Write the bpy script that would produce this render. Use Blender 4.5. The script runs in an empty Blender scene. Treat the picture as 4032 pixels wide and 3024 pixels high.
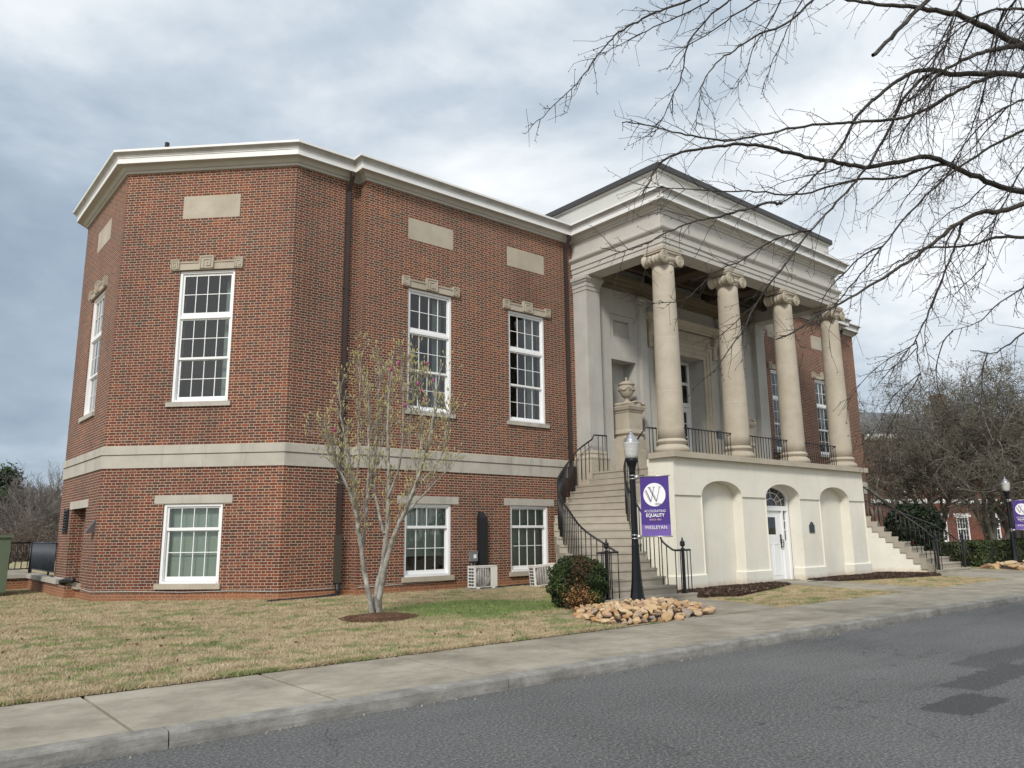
import bpy, math, random
import numpy as np
from mathutils import Matrix, Vector
random.seed(7)
RAD = math.radians

# ------------------------------------------------------------------ camera, sky, sun, exposure
scene = bpy.context.scene
COL = scene.collection
cam_data = bpy.data.cameras.new("camera"); cam = bpy.data.objects.new("camera", cam_data); COL.objects.link(cam)
yaw, pitch, roll = RAD(39.97), RAD(10.984), RAD(-0.682)
cy, sy, cp, sp = math.cos(yaw), math.sin(yaw), math.cos(pitch), math.sin(pitch)
fw = Vector((sy*cp, cy*cp, sp)); rt = Vector((cy, -sy, 0)); up = rt.cross(fw)
rt2 = math.cos(roll)*rt + math.sin(roll)*up; up2 = -math.sin(roll)*rt + math.cos(roll)*up
cam.matrix_world = Matrix(((rt2.x, up2.x, -fw.x, 0), (rt2.y, up2.y, -fw.y, 0), (rt2.z, up2.z, -fw.z, 0), (0, 0, 0, 1)))
cam_data.sensor_width = 36; cam_data.lens = 36*3037.5/4032; cam_data.clip_start = 0.05; cam_data.clip_end = 3000
scene.camera = cam
scene.view_settings.view_transform = 'Standard'; scene.view_settings.look = 'None'
scene.view_settings.gamma = 1; scene.view_settings.exposure = 0.25

SUN_EL, SUN_AZ = RAD(39), RAD(236)      # azimuth measured from +Y clockwise: light from behind the camera's left
sun_dir = Vector((math.sin(SUN_AZ)*math.cos(SUN_EL), math.cos(SUN_AZ)*math.cos(SUN_EL), math.sin(SUN_EL)))
sd = bpy.data.lights.new("sun", 'SUN'); sd.energy = 2.3; sd.angle = RAD(11); sd.color = (1, .95, .88)
so = bpy.data.objects.new("sun", sd); COL.objects.link(so); so.rotation_euler = sun_dir.to_track_quat('Z', 'Y').to_euler()


class NT:
    """small helper to write node trees"""
    def __init__(s, tree): s.t = tree; s.n = tree.nodes; s.l = tree.links; s.n.clear()
    def node(s, typ, ins=None, **kw):
        n = s.n.new(typ)
        for k, v in kw.items(): setattr(n, k, v)
        if ins:
            for k, v in ins.items(): s.put(n.inputs[k], v)
        return n
    def put(s, sock, v):
        if isinstance(v, bpy.types.NodeSocket): s.l.new(v, sock)
        else:
            if isinstance(v, (tuple, list)) and len(v) == 3 and sock.type == 'RGBA': v = (*v, 1)
            sock.default_value = v
    def m(s, op, a, b=0.0, c=None, clamp=False):
        n = s.n.new('ShaderNodeMath'); n.operation = op; n.use_clamp = clamp
        s.put(n.inputs[0], a)
        if len(n.inputs) > 1: s.put(n.inputs[1], b)
        if c is not None: s.put(n.inputs[2], c)
        return n.outputs[0]
    def mix(s, f, a, b, bt='MIX'):
        n = s.n.new('ShaderNodeMix'); n.data_type = 'RGBA'; n.blend_type = bt; n.clamp_factor = True
        s.put(n.inputs[0], f); s.put(n.inputs[6], a); s.put(n.inputs[7], b); return n.outputs[2]
    def ramp(s, f, stops, interp='LINEAR'):
        n = s.n.new('ShaderNodeValToRGB'); n.color_ramp.interpolation = interp
        e = n.color_ramp.elements
        while len(e) < len(stops): e.new(0.5)
        for i, (p, c) in enumerate(stops):
            e[i].position = p; e[i].color = (*c, 1) if isinstance(c, (tuple, list)) else (c, c, c, 1)
        s.put(n.inputs[0], f); return n.outputs[0]
    def noise(s, vec, scale, detail=4, rough=.55, dist=0.0, col=False):
        n = s.n.new('ShaderNodeTexNoise'); s.put(n.inputs['Vector'], vec)
        n.inputs['Scale'].default_value = scale; n.inputs['Detail'].default_value = detail
        n.inputs['Roughness'].default_value = rough; n.inputs['Distortion'].default_value = dist
        return n.outputs['Color' if col else 'Fac']
    def pos(s): return s.n.new('ShaderNodeNewGeometry').outputs['Position']
    def scl(s, vec, v):
        n = s.n.new('ShaderNodeVectorMath'); n.operation = 'MULTIPLY'; s.put(n.inputs[0], vec); n.inputs[1].default_value = v; return n.outputs[0]
    def add(s, vec, v):
        n = s.n.new('ShaderNodeVectorMath'); n.operation = 'ADD'; s.put(n.inputs[0], vec); s.put(n.inputs[1], v); return n.outputs[0]


world = bpy.data.worlds.new("World"); scene.world = world; world.use_nodes = True
w = NT(world.node_tree)
sky = w.node('ShaderNodeTexSky', sky_type='NISHITA', sun_disc=False, sun_elevation=SUN_EL, sun_rotation=SUN_AZ, air_density=1.2, dust_density=2.0)
bg_sky = w.node('ShaderNodeBackground', {'Color': sky.outputs[0], 'Strength': 0.06})
gen = w.node('ShaderNodeTexCoord').outputs['Generated']
sep = w.node('ShaderNodeSeparateXYZ', {0: gen})
zc = w.m('MAXIMUM', sep.outputs[2], 0.0)
zd = w.m('ADD', zc, 0.42)
cmb = w.node('ShaderNodeCombineXYZ', {0: w.m('DIVIDE', sep.outputs[0], zd), 1: w.m('DIVIDE', sep.outputs[1], zd), 2: w.m('MULTIPLY', zc, 1.5)}).outputs[0]
n1 = w.noise(w.add(cmb, (2.1, 7.4, 0)), 0.85, 5, .52, .3)
n2 = w.noise(w.add(cmb, (9.1, 5.2, 3)), 2.6, 6, .6, .2)
nn = w.m('ADD', w.m('MULTIPLY', n1, .72), w.m('MULTIPLY', n2, .30))
# brighter towards the horizon and around the veiled sun, as under any broken overcast
hz = w.m('SUBTRACT', 1.0, zc); hz = w.m('MULTIPLY', w.m('POWER', hz, 5.0), .05)
dt = w.node('ShaderNodeVectorMath', {0: gen, 1: tuple(sun_dir)}, operation='DOT_PRODUCT').outputs['Value']
glow = w.m('POWER', w.m('MAXIMUM', dt, 0.0), 5.0)
val = w.m('ADD', nn, hz)
ccol = w.ramp(val, [(.37, (.26, .34, .43)), (.45, (.36, .44, .53)), (.51, (.51, .585, .665)), (.57, (.73, .78, .825)), (.64, (.97, .98, .99))])
ccol = w.mix(w.m('MULTIPLY', glow, .36), ccol, (2.6, 2.5, 2.35))
below = w.m('LESS_THAN', sep.outputs[2], -0.02)
ccol = w.mix(below, ccol, (.16, .15, .13))
bg_c = w.node('ShaderNodeBackground', {'Color': ccol, 'Strength': 1.0})
mx = w.node('ShaderNodeMixShader', {0: .93, 1: bg_sky.outputs[0], 2: bg_c.outputs[0]})
w.node('ShaderNodeOutputWorld', {0: mx.outputs[0]})

# ------------------------------------------------------------------ materials
MATS = {}
def mat(name, color=(.5, .5, .5), rough=.8, metal=0.0, build=None, bump=None, spec=None):
    """bump=(scale,strength) gives a fine surface grain; build(nt) may return (color, height, roughness)"""
    if name in MATS: return MATS[name]
    m = bpy.data.materials.new(name); m.use_nodes = True; t = NT(m.node_tree)
    b = t.node('ShaderNodeBsdfPrincipled', {'Roughness': rough, 'Metallic': metal})
    t.put(b.inputs['Base Color'], (*color, 1))
    if spec is not None: b.inputs['Specular IOR Level'].default_value = spec
    h = None; dist = 1.0
    if build:
        r = build(t)
        if r[0] is not None: t.put(b.inputs['Base Color'], r[0])
        if len(r) > 1 and r[1] is not None: h = r[1]
        if len(r) > 2 and r[2] is not None: t.put(b.inputs['Roughness'], r[2])
    if h is not None:
        bp = t.node('ShaderNodeBump', {'Height': h, 'Distance': 1.0, 'Strength': 1.0}); t.put(b.inputs['Normal'], bp.outputs[0])
    elif bump:
        hh = t.m('MULTIPLY', t.noise(t.pos(), bump[0], 4, .6), bump[1])
        bp = t.node('ShaderNodeBump', {'Height': hh, 'Distance': 1.0, 'Strength': 1.0}); t.put(b.inputs['Normal'], bp.outputs[0])
    t.node('ShaderNodeOutputMaterial', {0: b.outputs[0]})
    MATS[name] = m; return m

def brick_build(mortar=(.49, .41, .29), dirt=True, far=False):
    def f(t):
        uv = t.node('ShaderNodeUVMap').outputs[0]
        s = t.node('ShaderNodeSeparateXYZ', {0: uv}); u, v = s.outputs[0], s.outputs[1]
        wob = t.noise(uv, 3.0, 2); u = t.m('ADD', u, t.m('MULTIPLY', t.m('SUBTRACT', wob, .5), .03))
        u = t.m('ADD', u, 200.0); v = t.m('ADD', v, 20.0)
        vr = t.m('DIVIDE', v, .0677); row = t.m('FLOOR', vr); fv = t.m('FRACT', vr)
        par = t.m('MODULO', row, 2.0)
        jit = t.node('ShaderNodeTexWhiteNoise', {'W': row}, noise_dimensions='1D').outputs[0]
        uu = t.m('ADD', u, t.m('ADD', t.m('MULTIPLY', par, .1535), t.m('MULTIPLY', jit, .012)))
        ur = t.m('DIVIDE', uu, .307); cell = t.m('FLOOR', ur); fu = t.m('FRACT', ur)
        SP = .672
        hd = t.m('GREATER_THAN', fu, SP)
        # distance to the joints, in metres
        ds = t.m('MULTIPLY', t.m('MINIMUM', fu, t.m('SUBTRACT', SP, fu)), .307)
        dh = t.m('MULTIPLY', t.m('MINIMUM', t.m('SUBTRACT', fu, SP), t.m('SUBTRACT', 1.0, fu)), .307)
        du = t.m('ADD', t.m('MULTIPLY', ds, t.m('SUBTRACT', 1.0, hd)), t.m('MULTIPLY', dh, hd))
        dv = t.m('MULTIPLY', t.m('MINIMUM', fv, t.m('SUBTRACT', 1.0, fv)), .0677)
        rag = t.m('MULTIPLY', t.m('SUBTRACT', t.noise(uv, 45.0, 2), .5), .004)
        d = t.m('ADD', t.m('MINIMUM', du, dv), rag)
        isb = t.m('MULTIPLY', t.m('SUBTRACT', d, .0050), 600.0, clamp=True)
        idv = t.node('ShaderNodeCombineXYZ', {0: cell, 1: row, 2: hd}).outputs[0]
        wn = t.node('ShaderNodeTexWhiteNoise', {'Vector': idv}, noise_dimensions='3D')
        rnd = wn.outputs[0]
        rnd2 = t.node('ShaderNodeTexWhiteNoise', {'Vector': t.add(idv, (7.7, 3.3, 1.1))}, noise_dimensions='3D').outputs[0]
        # headers burn darker, stretchers redder
        k = t.m('ADD', rnd, t.m('MULTIPLY', hd, -.13))
        bc = t.ramp(k, [(0.0, (.055, .030, .026)), (.10, (.072, .028, .021)), (.24, (.090, .021, .013)), (.45, (.124, .024, .013)),
                        (.72, (.150, .029, .015)), (.88, (.180, .040, .018)), (.96, (.24, .062, .024)), (1.0, (.17, .075, .044))])
        bc = t.mix(t.m('MULTIPLY', rnd2, .22), bc, (.15, .040, .024))
        grain = t.noise(uv, 90.0, 3); bc = t.mix(t.m('MULTIPLY', grain, .22), bc, (.10, .045, .035))
        mo = t.mix(t.noise(uv, 8.0, 4), mortar, tuple(c*.80 for c in mortar))
        col = t.mix(isb, mo, bc)
        if dirt:
            p = t.pos(); sz = t.node('ShaderNodeSeparateXYZ', {0: p}).outputs[2]
            # red clay splashed on the lowest courses, pale bloom higher up
            lo = t.m('MULTIPLY', t.m('SUBTRACT', -1.02, t.m('ADD', sz, t.m('MULTIPLY', t.noise(p, 2.5, 3), .25))), 5.0, clamp=True)
            col = t.mix(t.m('MULTIPLY', lo, .62), col, (.36, .16, .075))
            bl = t.m('MULTIPLY', t.m('SUBTRACT', t.noise(t.scl(p, (.5, .5, .9)), 1.1, 4, .6), .52), 2.2, clamp=True)
            col = t.mix(t.m('MULTIPLY', bl, .10), col, (.42, .32, .26))
        h = t.m('MULTIPLY', isb, .0012)
        h = t.m('ADD', h, t.m('MULTIPLY', grain, .0008))
        big = t.ramp(t.noise(t.scl(t.pos(), (1, 1, .6)), .45, 5, .6), [(.3, (.74, .75, .78)), (.5, (1, 1, 1)), (.7, (1.18, 1.12, 1.06))])
        col = t.mix(1.0, col, big, 'MULTIPLY')
        sk = t.m('MULTIPLY', t.m('SUBTRACT', t.noise(t.scl(t.pos(), (2.6, 2.6, .22)), 1.0, 6, .7), .53), 5.0, clamp=True)
        col = t.mix(t.m('MULTIPLY', sk, .28), col, (.075, .045, .035))
        return col, h, t.m('ADD', .78, t.m('MULTIPLY', rnd2, .15))
    return f
M_brick = mat('brick', rough=.85, build=brick_build())
M_brick_far = mat('brick_far', rough=.85, build=brick_build((.22, .13, .10), dirt=False))

def mottled(c1, c2, scale=1.5, detail=6, grain=60, gs=.0015, streak=0.0, stain=(.10, .10, .095), lowz=None):
    def f(t):
        p = t.pos()
        n = t.ramp(t.noise(p, scale, detail, .62), [(.32, c1), (.68, c2)])
        g = t.noise(p, grain, 3, .6)
        n = t.mix(t.m('MULTIPLY', t.m('SUBTRACT', g, .35), .35, clamp=True), n, tuple(c*.72 for c in c1))
        if streak > 0:
            st = t.noise(t.scl(p, (3.2, 3.2, .35)), 1.0, 5, .65)
            st = t.m('MULTIPLY', t.m('SUBTRACT', st, .52), 5.0, clamp=True)
            n = t.mix(t.m('MULTIPLY', st, streak), n, stain)
        if lowz is not None:
            sz = t.node('ShaderNodeSeparateXYZ', {0: p}).outputs[2]
            lo = t.m('MULTIPLY', t.m('SUBTRACT', lowz, t.m('ADD', sz, t.m('MULTIPLY', t.noise(p, 5, 3), .22))), 6.0, clamp=True)
            n = t.mix(t.m('MULTIPLY', lo, .5), n, (.38, .25, .14))
            vc = t.node('ShaderNodeTexVoronoi', {'Vector': t.add(p, t.noise(p, 1.5, 4, .6, col=True)), 'Scale': .55}, feature='DISTANCE_TO_EDGE').outputs[0]
            n = t.mix(t.m('MULTIPLY', t.m('MULTIPLY', t.m('SUBTRACT', .0022, vc), 600.0, clamp=True), .35), n, (.36, .33, .27))
        return n, t.m('MULTIPLY', g, gs)
    return f
M_stone = mat('limestone', rough=.85, build=mottled((.37, .325, .255), (.475, .425, .345), 1.6, 7, 70, .001, .22, (.29, .255, .205)))
M_band = mat('limestone_band', rough=.85, build=mottled((.40, .375, .325), (.49, .465, .41), 1.5, 6, 60, .001, .55, (.20, .19, .18)))
M_pier = mat('cast_stone_grey', rough=.85, build=mottled((.40, .39, .365), (.48, .47, .44), 1.4, 6, 60, .001, .28, (.29, .28, .26)))
M_entab = mat('painted_stone_grey', rough=.8, build=mottled((.46, .44, .405), (.52, .50, .465), 1.2, 5, 50, .001, .12, (.36, .35, .33)))
M_white = mat('white_trim', (.78, .78, .77), .45, build=mottled((.74, .74, .735), (.80, .80, .79), 2.5, 5, 40, .0004, .10, (.55, .54, .52)))
M_cyma = mat('weathered_trim', (.6, .59, .57), .6, build=mottled((.34, .325, .305), (.47, .455, .435), 2.5, 6, 40, .0006, .45, (.26, .245, .23)))
M_winwhite = mat('white_window_paint', (.80, .81, .82), .35)
M_stucco = mat('cream_stucco', rough=.9, build=mottled((.70, .675, .585), (.775, .755, .67), .9, 5, 45, .003, .22, (.60, .565, .475), -1.24))
M_conc = mat('stair_concrete', rough=.9, build=mottled((.33, .295, .24), (.41, .37, .305), 1.6, 7, 80, .0012, .25, (.23, .205, .17)))
M_black = mat('black_iron', (.012, .012, .014), .42, bump=(60, .0006))
M_lampblack = mat('black_lamp_paint', (.006, .008, .012), .5, spec=.3)
M_brown = mat('dark_brown_metal', (.040, .026, .022), .45, bump=(12, .001))
M_cap = mat('dark_metal_coping', (.045, .042, .042), .5)
M_plastic = mat('black_plastic', (.012, .013, .015), .5)
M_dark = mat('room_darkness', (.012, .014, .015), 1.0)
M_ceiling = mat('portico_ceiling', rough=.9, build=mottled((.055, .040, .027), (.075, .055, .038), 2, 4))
M_shade = mat('roller_shade', (.47, .52, .48), .9)
M_curtain = mat('curtain', (.42, .47, .45), .95)
M_acwhite = mat('ac_white', (.76, .75, .71), .5, bump=(20, .0005))
M_acgrey = mat('ac_grey', (.10, .095, .085), .6)
M_grey = mat('grey_box', (.17, .18, .19), .5)
M_green = mat('utility_green', rough=.5, build=mottled((.10, .135, .085), (.115, .155, .10), 1.2, 4))
M_slate = mat('slate_metal', (.035, .045, .06), .5)
M_galv = mat('galvanised', (.45, .45, .46), .35, .8)
M_fabric = mat('purple_banner', rough=.7, build=lambda t: (t.mix(t.noise(t.pos(), 3, 2), (.055, .026, .20), (.070, .034, .25)),))
M_fabric2 = mat('light_purple_band', rough=.7, build=lambda t: (t.mix(t.noise(t.pos(), 4, 2), (.12, .085, .36), (.18, .10, .34)),))
M_ink = mat('banner_white', (.80, .80, .84), .7)
M_inkb = mat('banner_black', (.02, .015, .03), .7)
M_inkp = mat('banner_peach', (.55, .38, .35), .7)

def glass_mat(name, tint, refl=1.0):
    m = bpy.data.materials.new(name); m.use_nodes = True; t = NT(m.node_tree)
    tr = t.node('ShaderNodeBsdfTransparent', {0: (*tint, 1)})
    nz = t.m('MULTIPLY', t.noise(t.pos(), 2.2, 1), .004); bp = t.node('ShaderNodeBump', {'Height': nz, 'Distance': 1.0})
    gl = t.node('ShaderNodeBsdfGlossy', {0: (1, 1, 1, 1), 'Roughness': .015, 'Normal': bp.outputs[0]})
    fr = t.node('ShaderNodeFresnel', {'IOR': 1.5})
    f = t.m('MULTIPLY', t.m('ADD', fr.outputs[0], .005), refl, clamp=True)
    mx = t.node('ShaderNodeMixShader', {0: f, 1: tr.outputs[0], 2: gl.outputs[0]})
    t.node('ShaderNodeOutputMaterial', {0: mx.outputs[0]}); MATS[name] = m; return m
M_glass = glass_mat('window_glass', (.80, .87, .84), 1.4)
def _frost(t):
    n = t.noise(t.scl(t.pos(), (1, 1, 6)), 14, 3); return t.ramp(n, [(.3, (.38, .38, .37)), (.7, (.62, .63, .62))]), None, .3
M_globe = mat('ribbed_lamp_glass', rough=.25, build=_frost)

def walk_build(t):
    p = t.pos()
    a = t.ramp(t.noise(p, .9, 8, .72), [(.32, (.18, .155, .115)), (.48, (.30, .27, .21)), (.66, (.42, .385, .31))])
    st = t.m('MULTIPLY', t.m('SUBTRACT', t.noise(t.scl(p, (1.0, 2.4, 1)), 1.7, 6, .7, .6), .50), 4.0, clamp=True)
    a = t.mix(t.m('MULTIPLY', st, .6), a, (.15, .135, .115))
    g = t.noise(p, 130, 3, .7); a = t.mix(t.m('MULTIPLY', g, .25), a, (.20, .185, .16))
    wh = t.m('MULTIPLY', t.m('SUBTRACT', t.noise(t.scl(p, (.9, 3, 1)), 2.0, 5, .7, 1.2), .60), 9.0, clamp=True)
    a = t.mix(t.m('MULTIPLY', wh, .35), a, (.56, .54, .49))
    return a, t.m('MULTIPLY', g, .0016)
M_walk = mat('pavement_concrete', rough=.92, build=walk_build)
def curb_build(t):
    p = t.pos()
    a = t.ramp(t.noise(p, 2.5, 7, .7), [(.3, (.15, .145, .13)), (.5, (.25, .24, .215)), (.7, (.36, .35, .32))])
    st = t.m('MULTIPLY', t.m('SUBTRACT', t.noise(t.scl(p, (1.2, 1, 9)), 3, 6, .7), .50), 5.0, clamp=True)
    a = t.mix(t.m('MULTIPLY', st, .55), a, (.10, .10, .10))
    g = t.noise(p, 70, 4, .7); return a, t.m('ADD', t.m('MULTIPLY', g, .005), t.m('MULTIPLY', t.noise(p, 9, 3), .012))
M_curb = mat('curb_concrete', rough=.95, build=curb_build)
def road_build(t):
    p = t.pos()
    a = t.ramp(t.noise(p, .35, 5, .6), [(.3, (.075, .076, .078)), (.55, (.115, .116, .118)), (.75, (.160, .161, .162))])
    s = t.noise(p, 170, 2, .8); sp2 = t.m('MULTIPLY', t.m('SUBTRACT', s, .52), 6.0, clamp=True)
    a = t.mix(t.m('MULTIPLY', sp2, .55), a, (.30, .295, .285)); s3 = t.noise(p, 34, 5, .95); a = t.mix(t.m('MULTIPLY', t.m('SUBTRACT', s3, .52), 12.0, clamp=True), a, (.36, .355, .34)); a = t.mix(t.m('MULTIPLY', t.m('SUBTRACT', .48, s3), 10.0, clamp=True), a, (.040, .041, .045))
    dk = t.m('MULTIPLY', t.m('SUBTRACT', .47, s), 6.0, clamp=True); a = t.mix(t.m('MULTIPLY', dk, .5), a, (.030, .031, .034))
    # tracked dark bands and oil spots
    b = t.m('MULTIPLY', t.m('SUBTRACT', t.noise(t.scl(p, (.22, 1.2, 1)), 1.0, 5, .65), .54), 5.0, clamp=True)
    a = t.mix(t.m('MULTIPLY', b, .42), a, (.040, .041, .043))
    o = t.m('MULTIPLY', t.m('SUBTRACT', t.noise(p, 4.5, 2, .5), .72), 22.0, clamp=True); a = t.mix(t.m('MULTIPLY', o, .6), a, (.02, .02, .022))
    # worn, darker repair patches with soft ragged edges
    q = t.node('ShaderNodeSeparateXYZ', {0: t.add(p, t.scl(t.noise(p, 2.6, 6, .75, col=True), (.75, .5, 0)))})
    for (cx_, cy_, hx_, hy_, k_) in ((8.75, 3.42, .62, .27, .72), (10.6, 3.78, 1.15, .24, .62), (12.6, 4.25, 1.6, .26, .45), (8.2, 2.6, .35, .12, .25)):
        ex = t.m('SUBTRACT', 1.0, t.m('DIVIDE', t.m('ABSOLUTE', t.m('SUBTRACT', q.outputs[0], cx_+.37)), hx_)); ey = t.m('SUBTRACT', 1.0, t.m('DIVIDE', t.m('ABSOLUTE', t.m('SUBTRACT', q.outputs[1], cy_+.25)), hy_))
        mk = t.m('MULTIPLY', t.m('MINIMUM', ex, ey), 9.0, clamp=True); a = t.mix(t.m('MULTIPLY', mk, k_), a, (.038, .040, .044))
    # fine cracks
    vo = t.node('ShaderNodeTexVoronoi', {'Vector': t.add(p, t.noise(p, 1.6, 4, .6, col=True)), 'Scale': .33}, feature='DISTANCE_TO_EDGE').outputs[0]
    cr = t.m('MULTIPLY', t.m('SUBTRACT', .0035, vo), 500.0, clamp=True)
    cr = t.m('MULTIPLY', cr, t.m('MULTIPLY', t.m('SUBTRACT', t.noise(p, .8, 2), .47), 8.0, clamp=True))
    a = t.mix(t.m('MULTIPLY', cr, .75), a, (.022, .022, .024))
    return a, t.m('MULTIPLY', s, .010), .88
M_road = mat('asphalt', rough=.9, build=road_build)
M_patch = mat('asphalt_patch', rough=.85, build=lambda t: (t.ramp(t.noise(t.pos(), 120, 3, .7), [(.35, (.035, .036, .038)), (.7, (.10, .10, .102))]), t.m('MULTIPLY', t.noise(t.pos(), 120, 3, .7), .006)))

def lawncol(t, p):
    """colour of the dormant lawn as a function of place: straw with green patches"""
    a = t.ramp(t.noise(p, 2.6, 6, .7), [(.3, (.27, .205, .115)), (.5, (.42, .335, .205)), (.7, (.55, .455, .30))])
    g = t.noise(t.scl(p, (1, 1.5, 1)), 1.25, 6, .72, .5)
    gm = t.m('MULTIPLY', t.m('SUBTRACT', g, .512), 14.0, clamp=True)
    # the lusher corner by the stairs and the bush
    s = t.node('ShaderNodeSeparateXYZ', {0: p})
    dx = t.m('MULTIPLY', t.m('SUBTRACT', s.outputs[0], 10.3), .42); dy = t.m('MULTIPLY', t.m('SUBTRACT', s.outputs[1], 13.2), .62)
    rr = t.m('SUBTRACT', 1.15, t.m('SQRT', t.m('ADD', t.m('MULTIPLY', dx, dx), t.m('MULTIPLY', dy, dy))))
    lush = t.m('MULTIPLY', t.m('ADD', rr, t.m('MULTIPLY', t.m('SUBTRACT', t.noise(p, 1.3, 4), .5), 1.6)), 2.2, clamp=True)
    gm = t.m('MAXIMUM', t.m('MULTIPLY', gm, .8), t.m('MULTIPLY', lush, .95))
    gc = t.ramp(t.noise(p, 7, 3), [(.3, (.065, .125, .02)), (.7, (.16, .26, .05))])
    return t.mix(gm, a, gc)
def lawn_build(t):
    p = t.pos(); a = lawncol(t, p); g = t.noise(p, 60, 4, .8)
    a = t.mix(t.m('MULTIPLY', g, .45), a, (.085, .062, .035))
    return a, t.m('MULTIPLY', g, .015)
M_lawn = mat('dormant_lawn', rough=1.0, build=lawn_build)
def blade_build(t):
    p = t.pos(); a = lawncol(t, p)
    r = t.node('ShaderNodeTexWhiteNoise', {'Vector': t.scl(p, (40, 40, 0))}, noise_dimensions='3D').outputs[0]
    uvn = t.noise(p, 35, 1); a = t.mix(t.m('MULTIPLY', uvn, .24), a, (.62, .52, .35))
    return (a,)
M_blade = mat('grass_blades', rough=.9, build=blade_build)
M_mulch = mat('mulch', rough=1, build=lambda t: (t.ramp(t.noise(t.pos(), 28, 5, .75), [(.35, (.025, .014, .010)), (.52, (.075, .045, .030)), (.68, (.16, .10, .07))]), t.m('MULTIPLY', t.noise(t.pos(), 28, 5, .8), .06)))
M_straw = mat('pine_straw', rough=1, build=lambda t: (t.ramp(t.noise(t.scl(t.pos(), (9, 28, 9)), 4, 4, .7), [(.35, (.055, .028, .018)), (.6, (.16, .085, .05)), (.75, (.24, .14, .08))]),))

def leafy(name, stops, scale=3.0):
    def f(t):
        p = t.pos(); return (t.ramp(t.noise(p, scale, 4, .7), stops),)
    return mat(name, rough=.7, build=f)
M_bush = leafy('boxwood_leaves', [(.30, (.014, .026, .007)), (.55, (.032, .055, .011)), (.75, (.065, .095, .018))], 5)
M_bushred = leafy('browned_leaves', [(.3, (.030, .015, .008)), (.6, (.085, .034, .014)), (.8, (.17, .08, .03))], 7)
M_hedge = leafy('hedge_leaves', [(.30, (.014, .026, .008)), (.6, (.05, .07, .016)), (.8, (.10, .12, .03))], 3)
M_conifer = leafy('evergreen_leaves', [(.30, (.018, .035, .012)), (.7, (.05, .08, .03))], .6)
M_holly = leafy('camellia_leaves', [(.3, (.008, .016, .007)), (.7, (.022, .040, .014))], 4)
def bark(name, a, b, c, s=6):
    return mat(name, rough=.95, build=lambda t: (t.ramp(t.noise(t.scl(t.pos(), (1, 1, .6)), s, 6, .75), [(.32, a), (.5, b), (.68, c)]), t.m('MULTIPLY', t.noise(t.pos(), 24, 4, .7), .006)))
M_bark = bark('grey_lichen_bark', (.13, .115, .10), (.30, .285, .25), (.52, .51, .47), 9)
M_twig = bark('magnolia_twig', (.11, .085, .07), (.22, .185, .15), (.33, .29, .25), 12)
M_oak = bark('dark_oak_bark', (.020, .017, .015), (.045, .040, .034), (.095, .09, .075), 7)
M_oaktwig = mat('dark_twig', (.022, .015, .014), .8)
M_crape = bark('crape_bark', (.09, .08, .065), (.18, .165, .135), (.34, .32, .28), 3)
M_crapetwig = bark('crape_twig', (.07, .064, .048), (.14, .13, .10), (.26, .245, .20), 2)
M_fartwig = bark('far_twig', (.10, .085, .075), (.16, .14, .125), (.24, .22, .20), .5)
M_farbrush = bark('far_brush', (.075, .055, .042), (.125, .095, .075), (.19, .16, .13), .4)
M_bud = mat('green_bud', rough=.8, build=lambda t: (t.mix(t.noise(t.pos(), 30, 2), (.27, .245, .09), (.50, .45, .24)),))
M_bloom = mat('magenta_bloom', (.30, .035, .16), .6)
M_rock = mat('tan_rock', rough=.85, build=lambda t: (
    t.mix(t.m('MULTIPLY', t.m('SUBTRACT', t.noise(t.pos(), 26, 5, .7), .35), 1.4, clamp=True),
          t.ramp(t.node('ShaderNodeObjectInfo').outputs['Random'], [(0, (.52, .36, .19)), (.25, (.60, .45, .27)), (.45, (.42, .22, .09)), (.6, (.66, .52, .34)), (.8, (.34, .20, .12)), (.93, (.32, .29, .26)), (1, (.62, .40, .17))]),
          (.30, .19, .11)), t.m('MULTIPLY', t.noise(t.pos(), 30, 5, .7), .006)))

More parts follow.
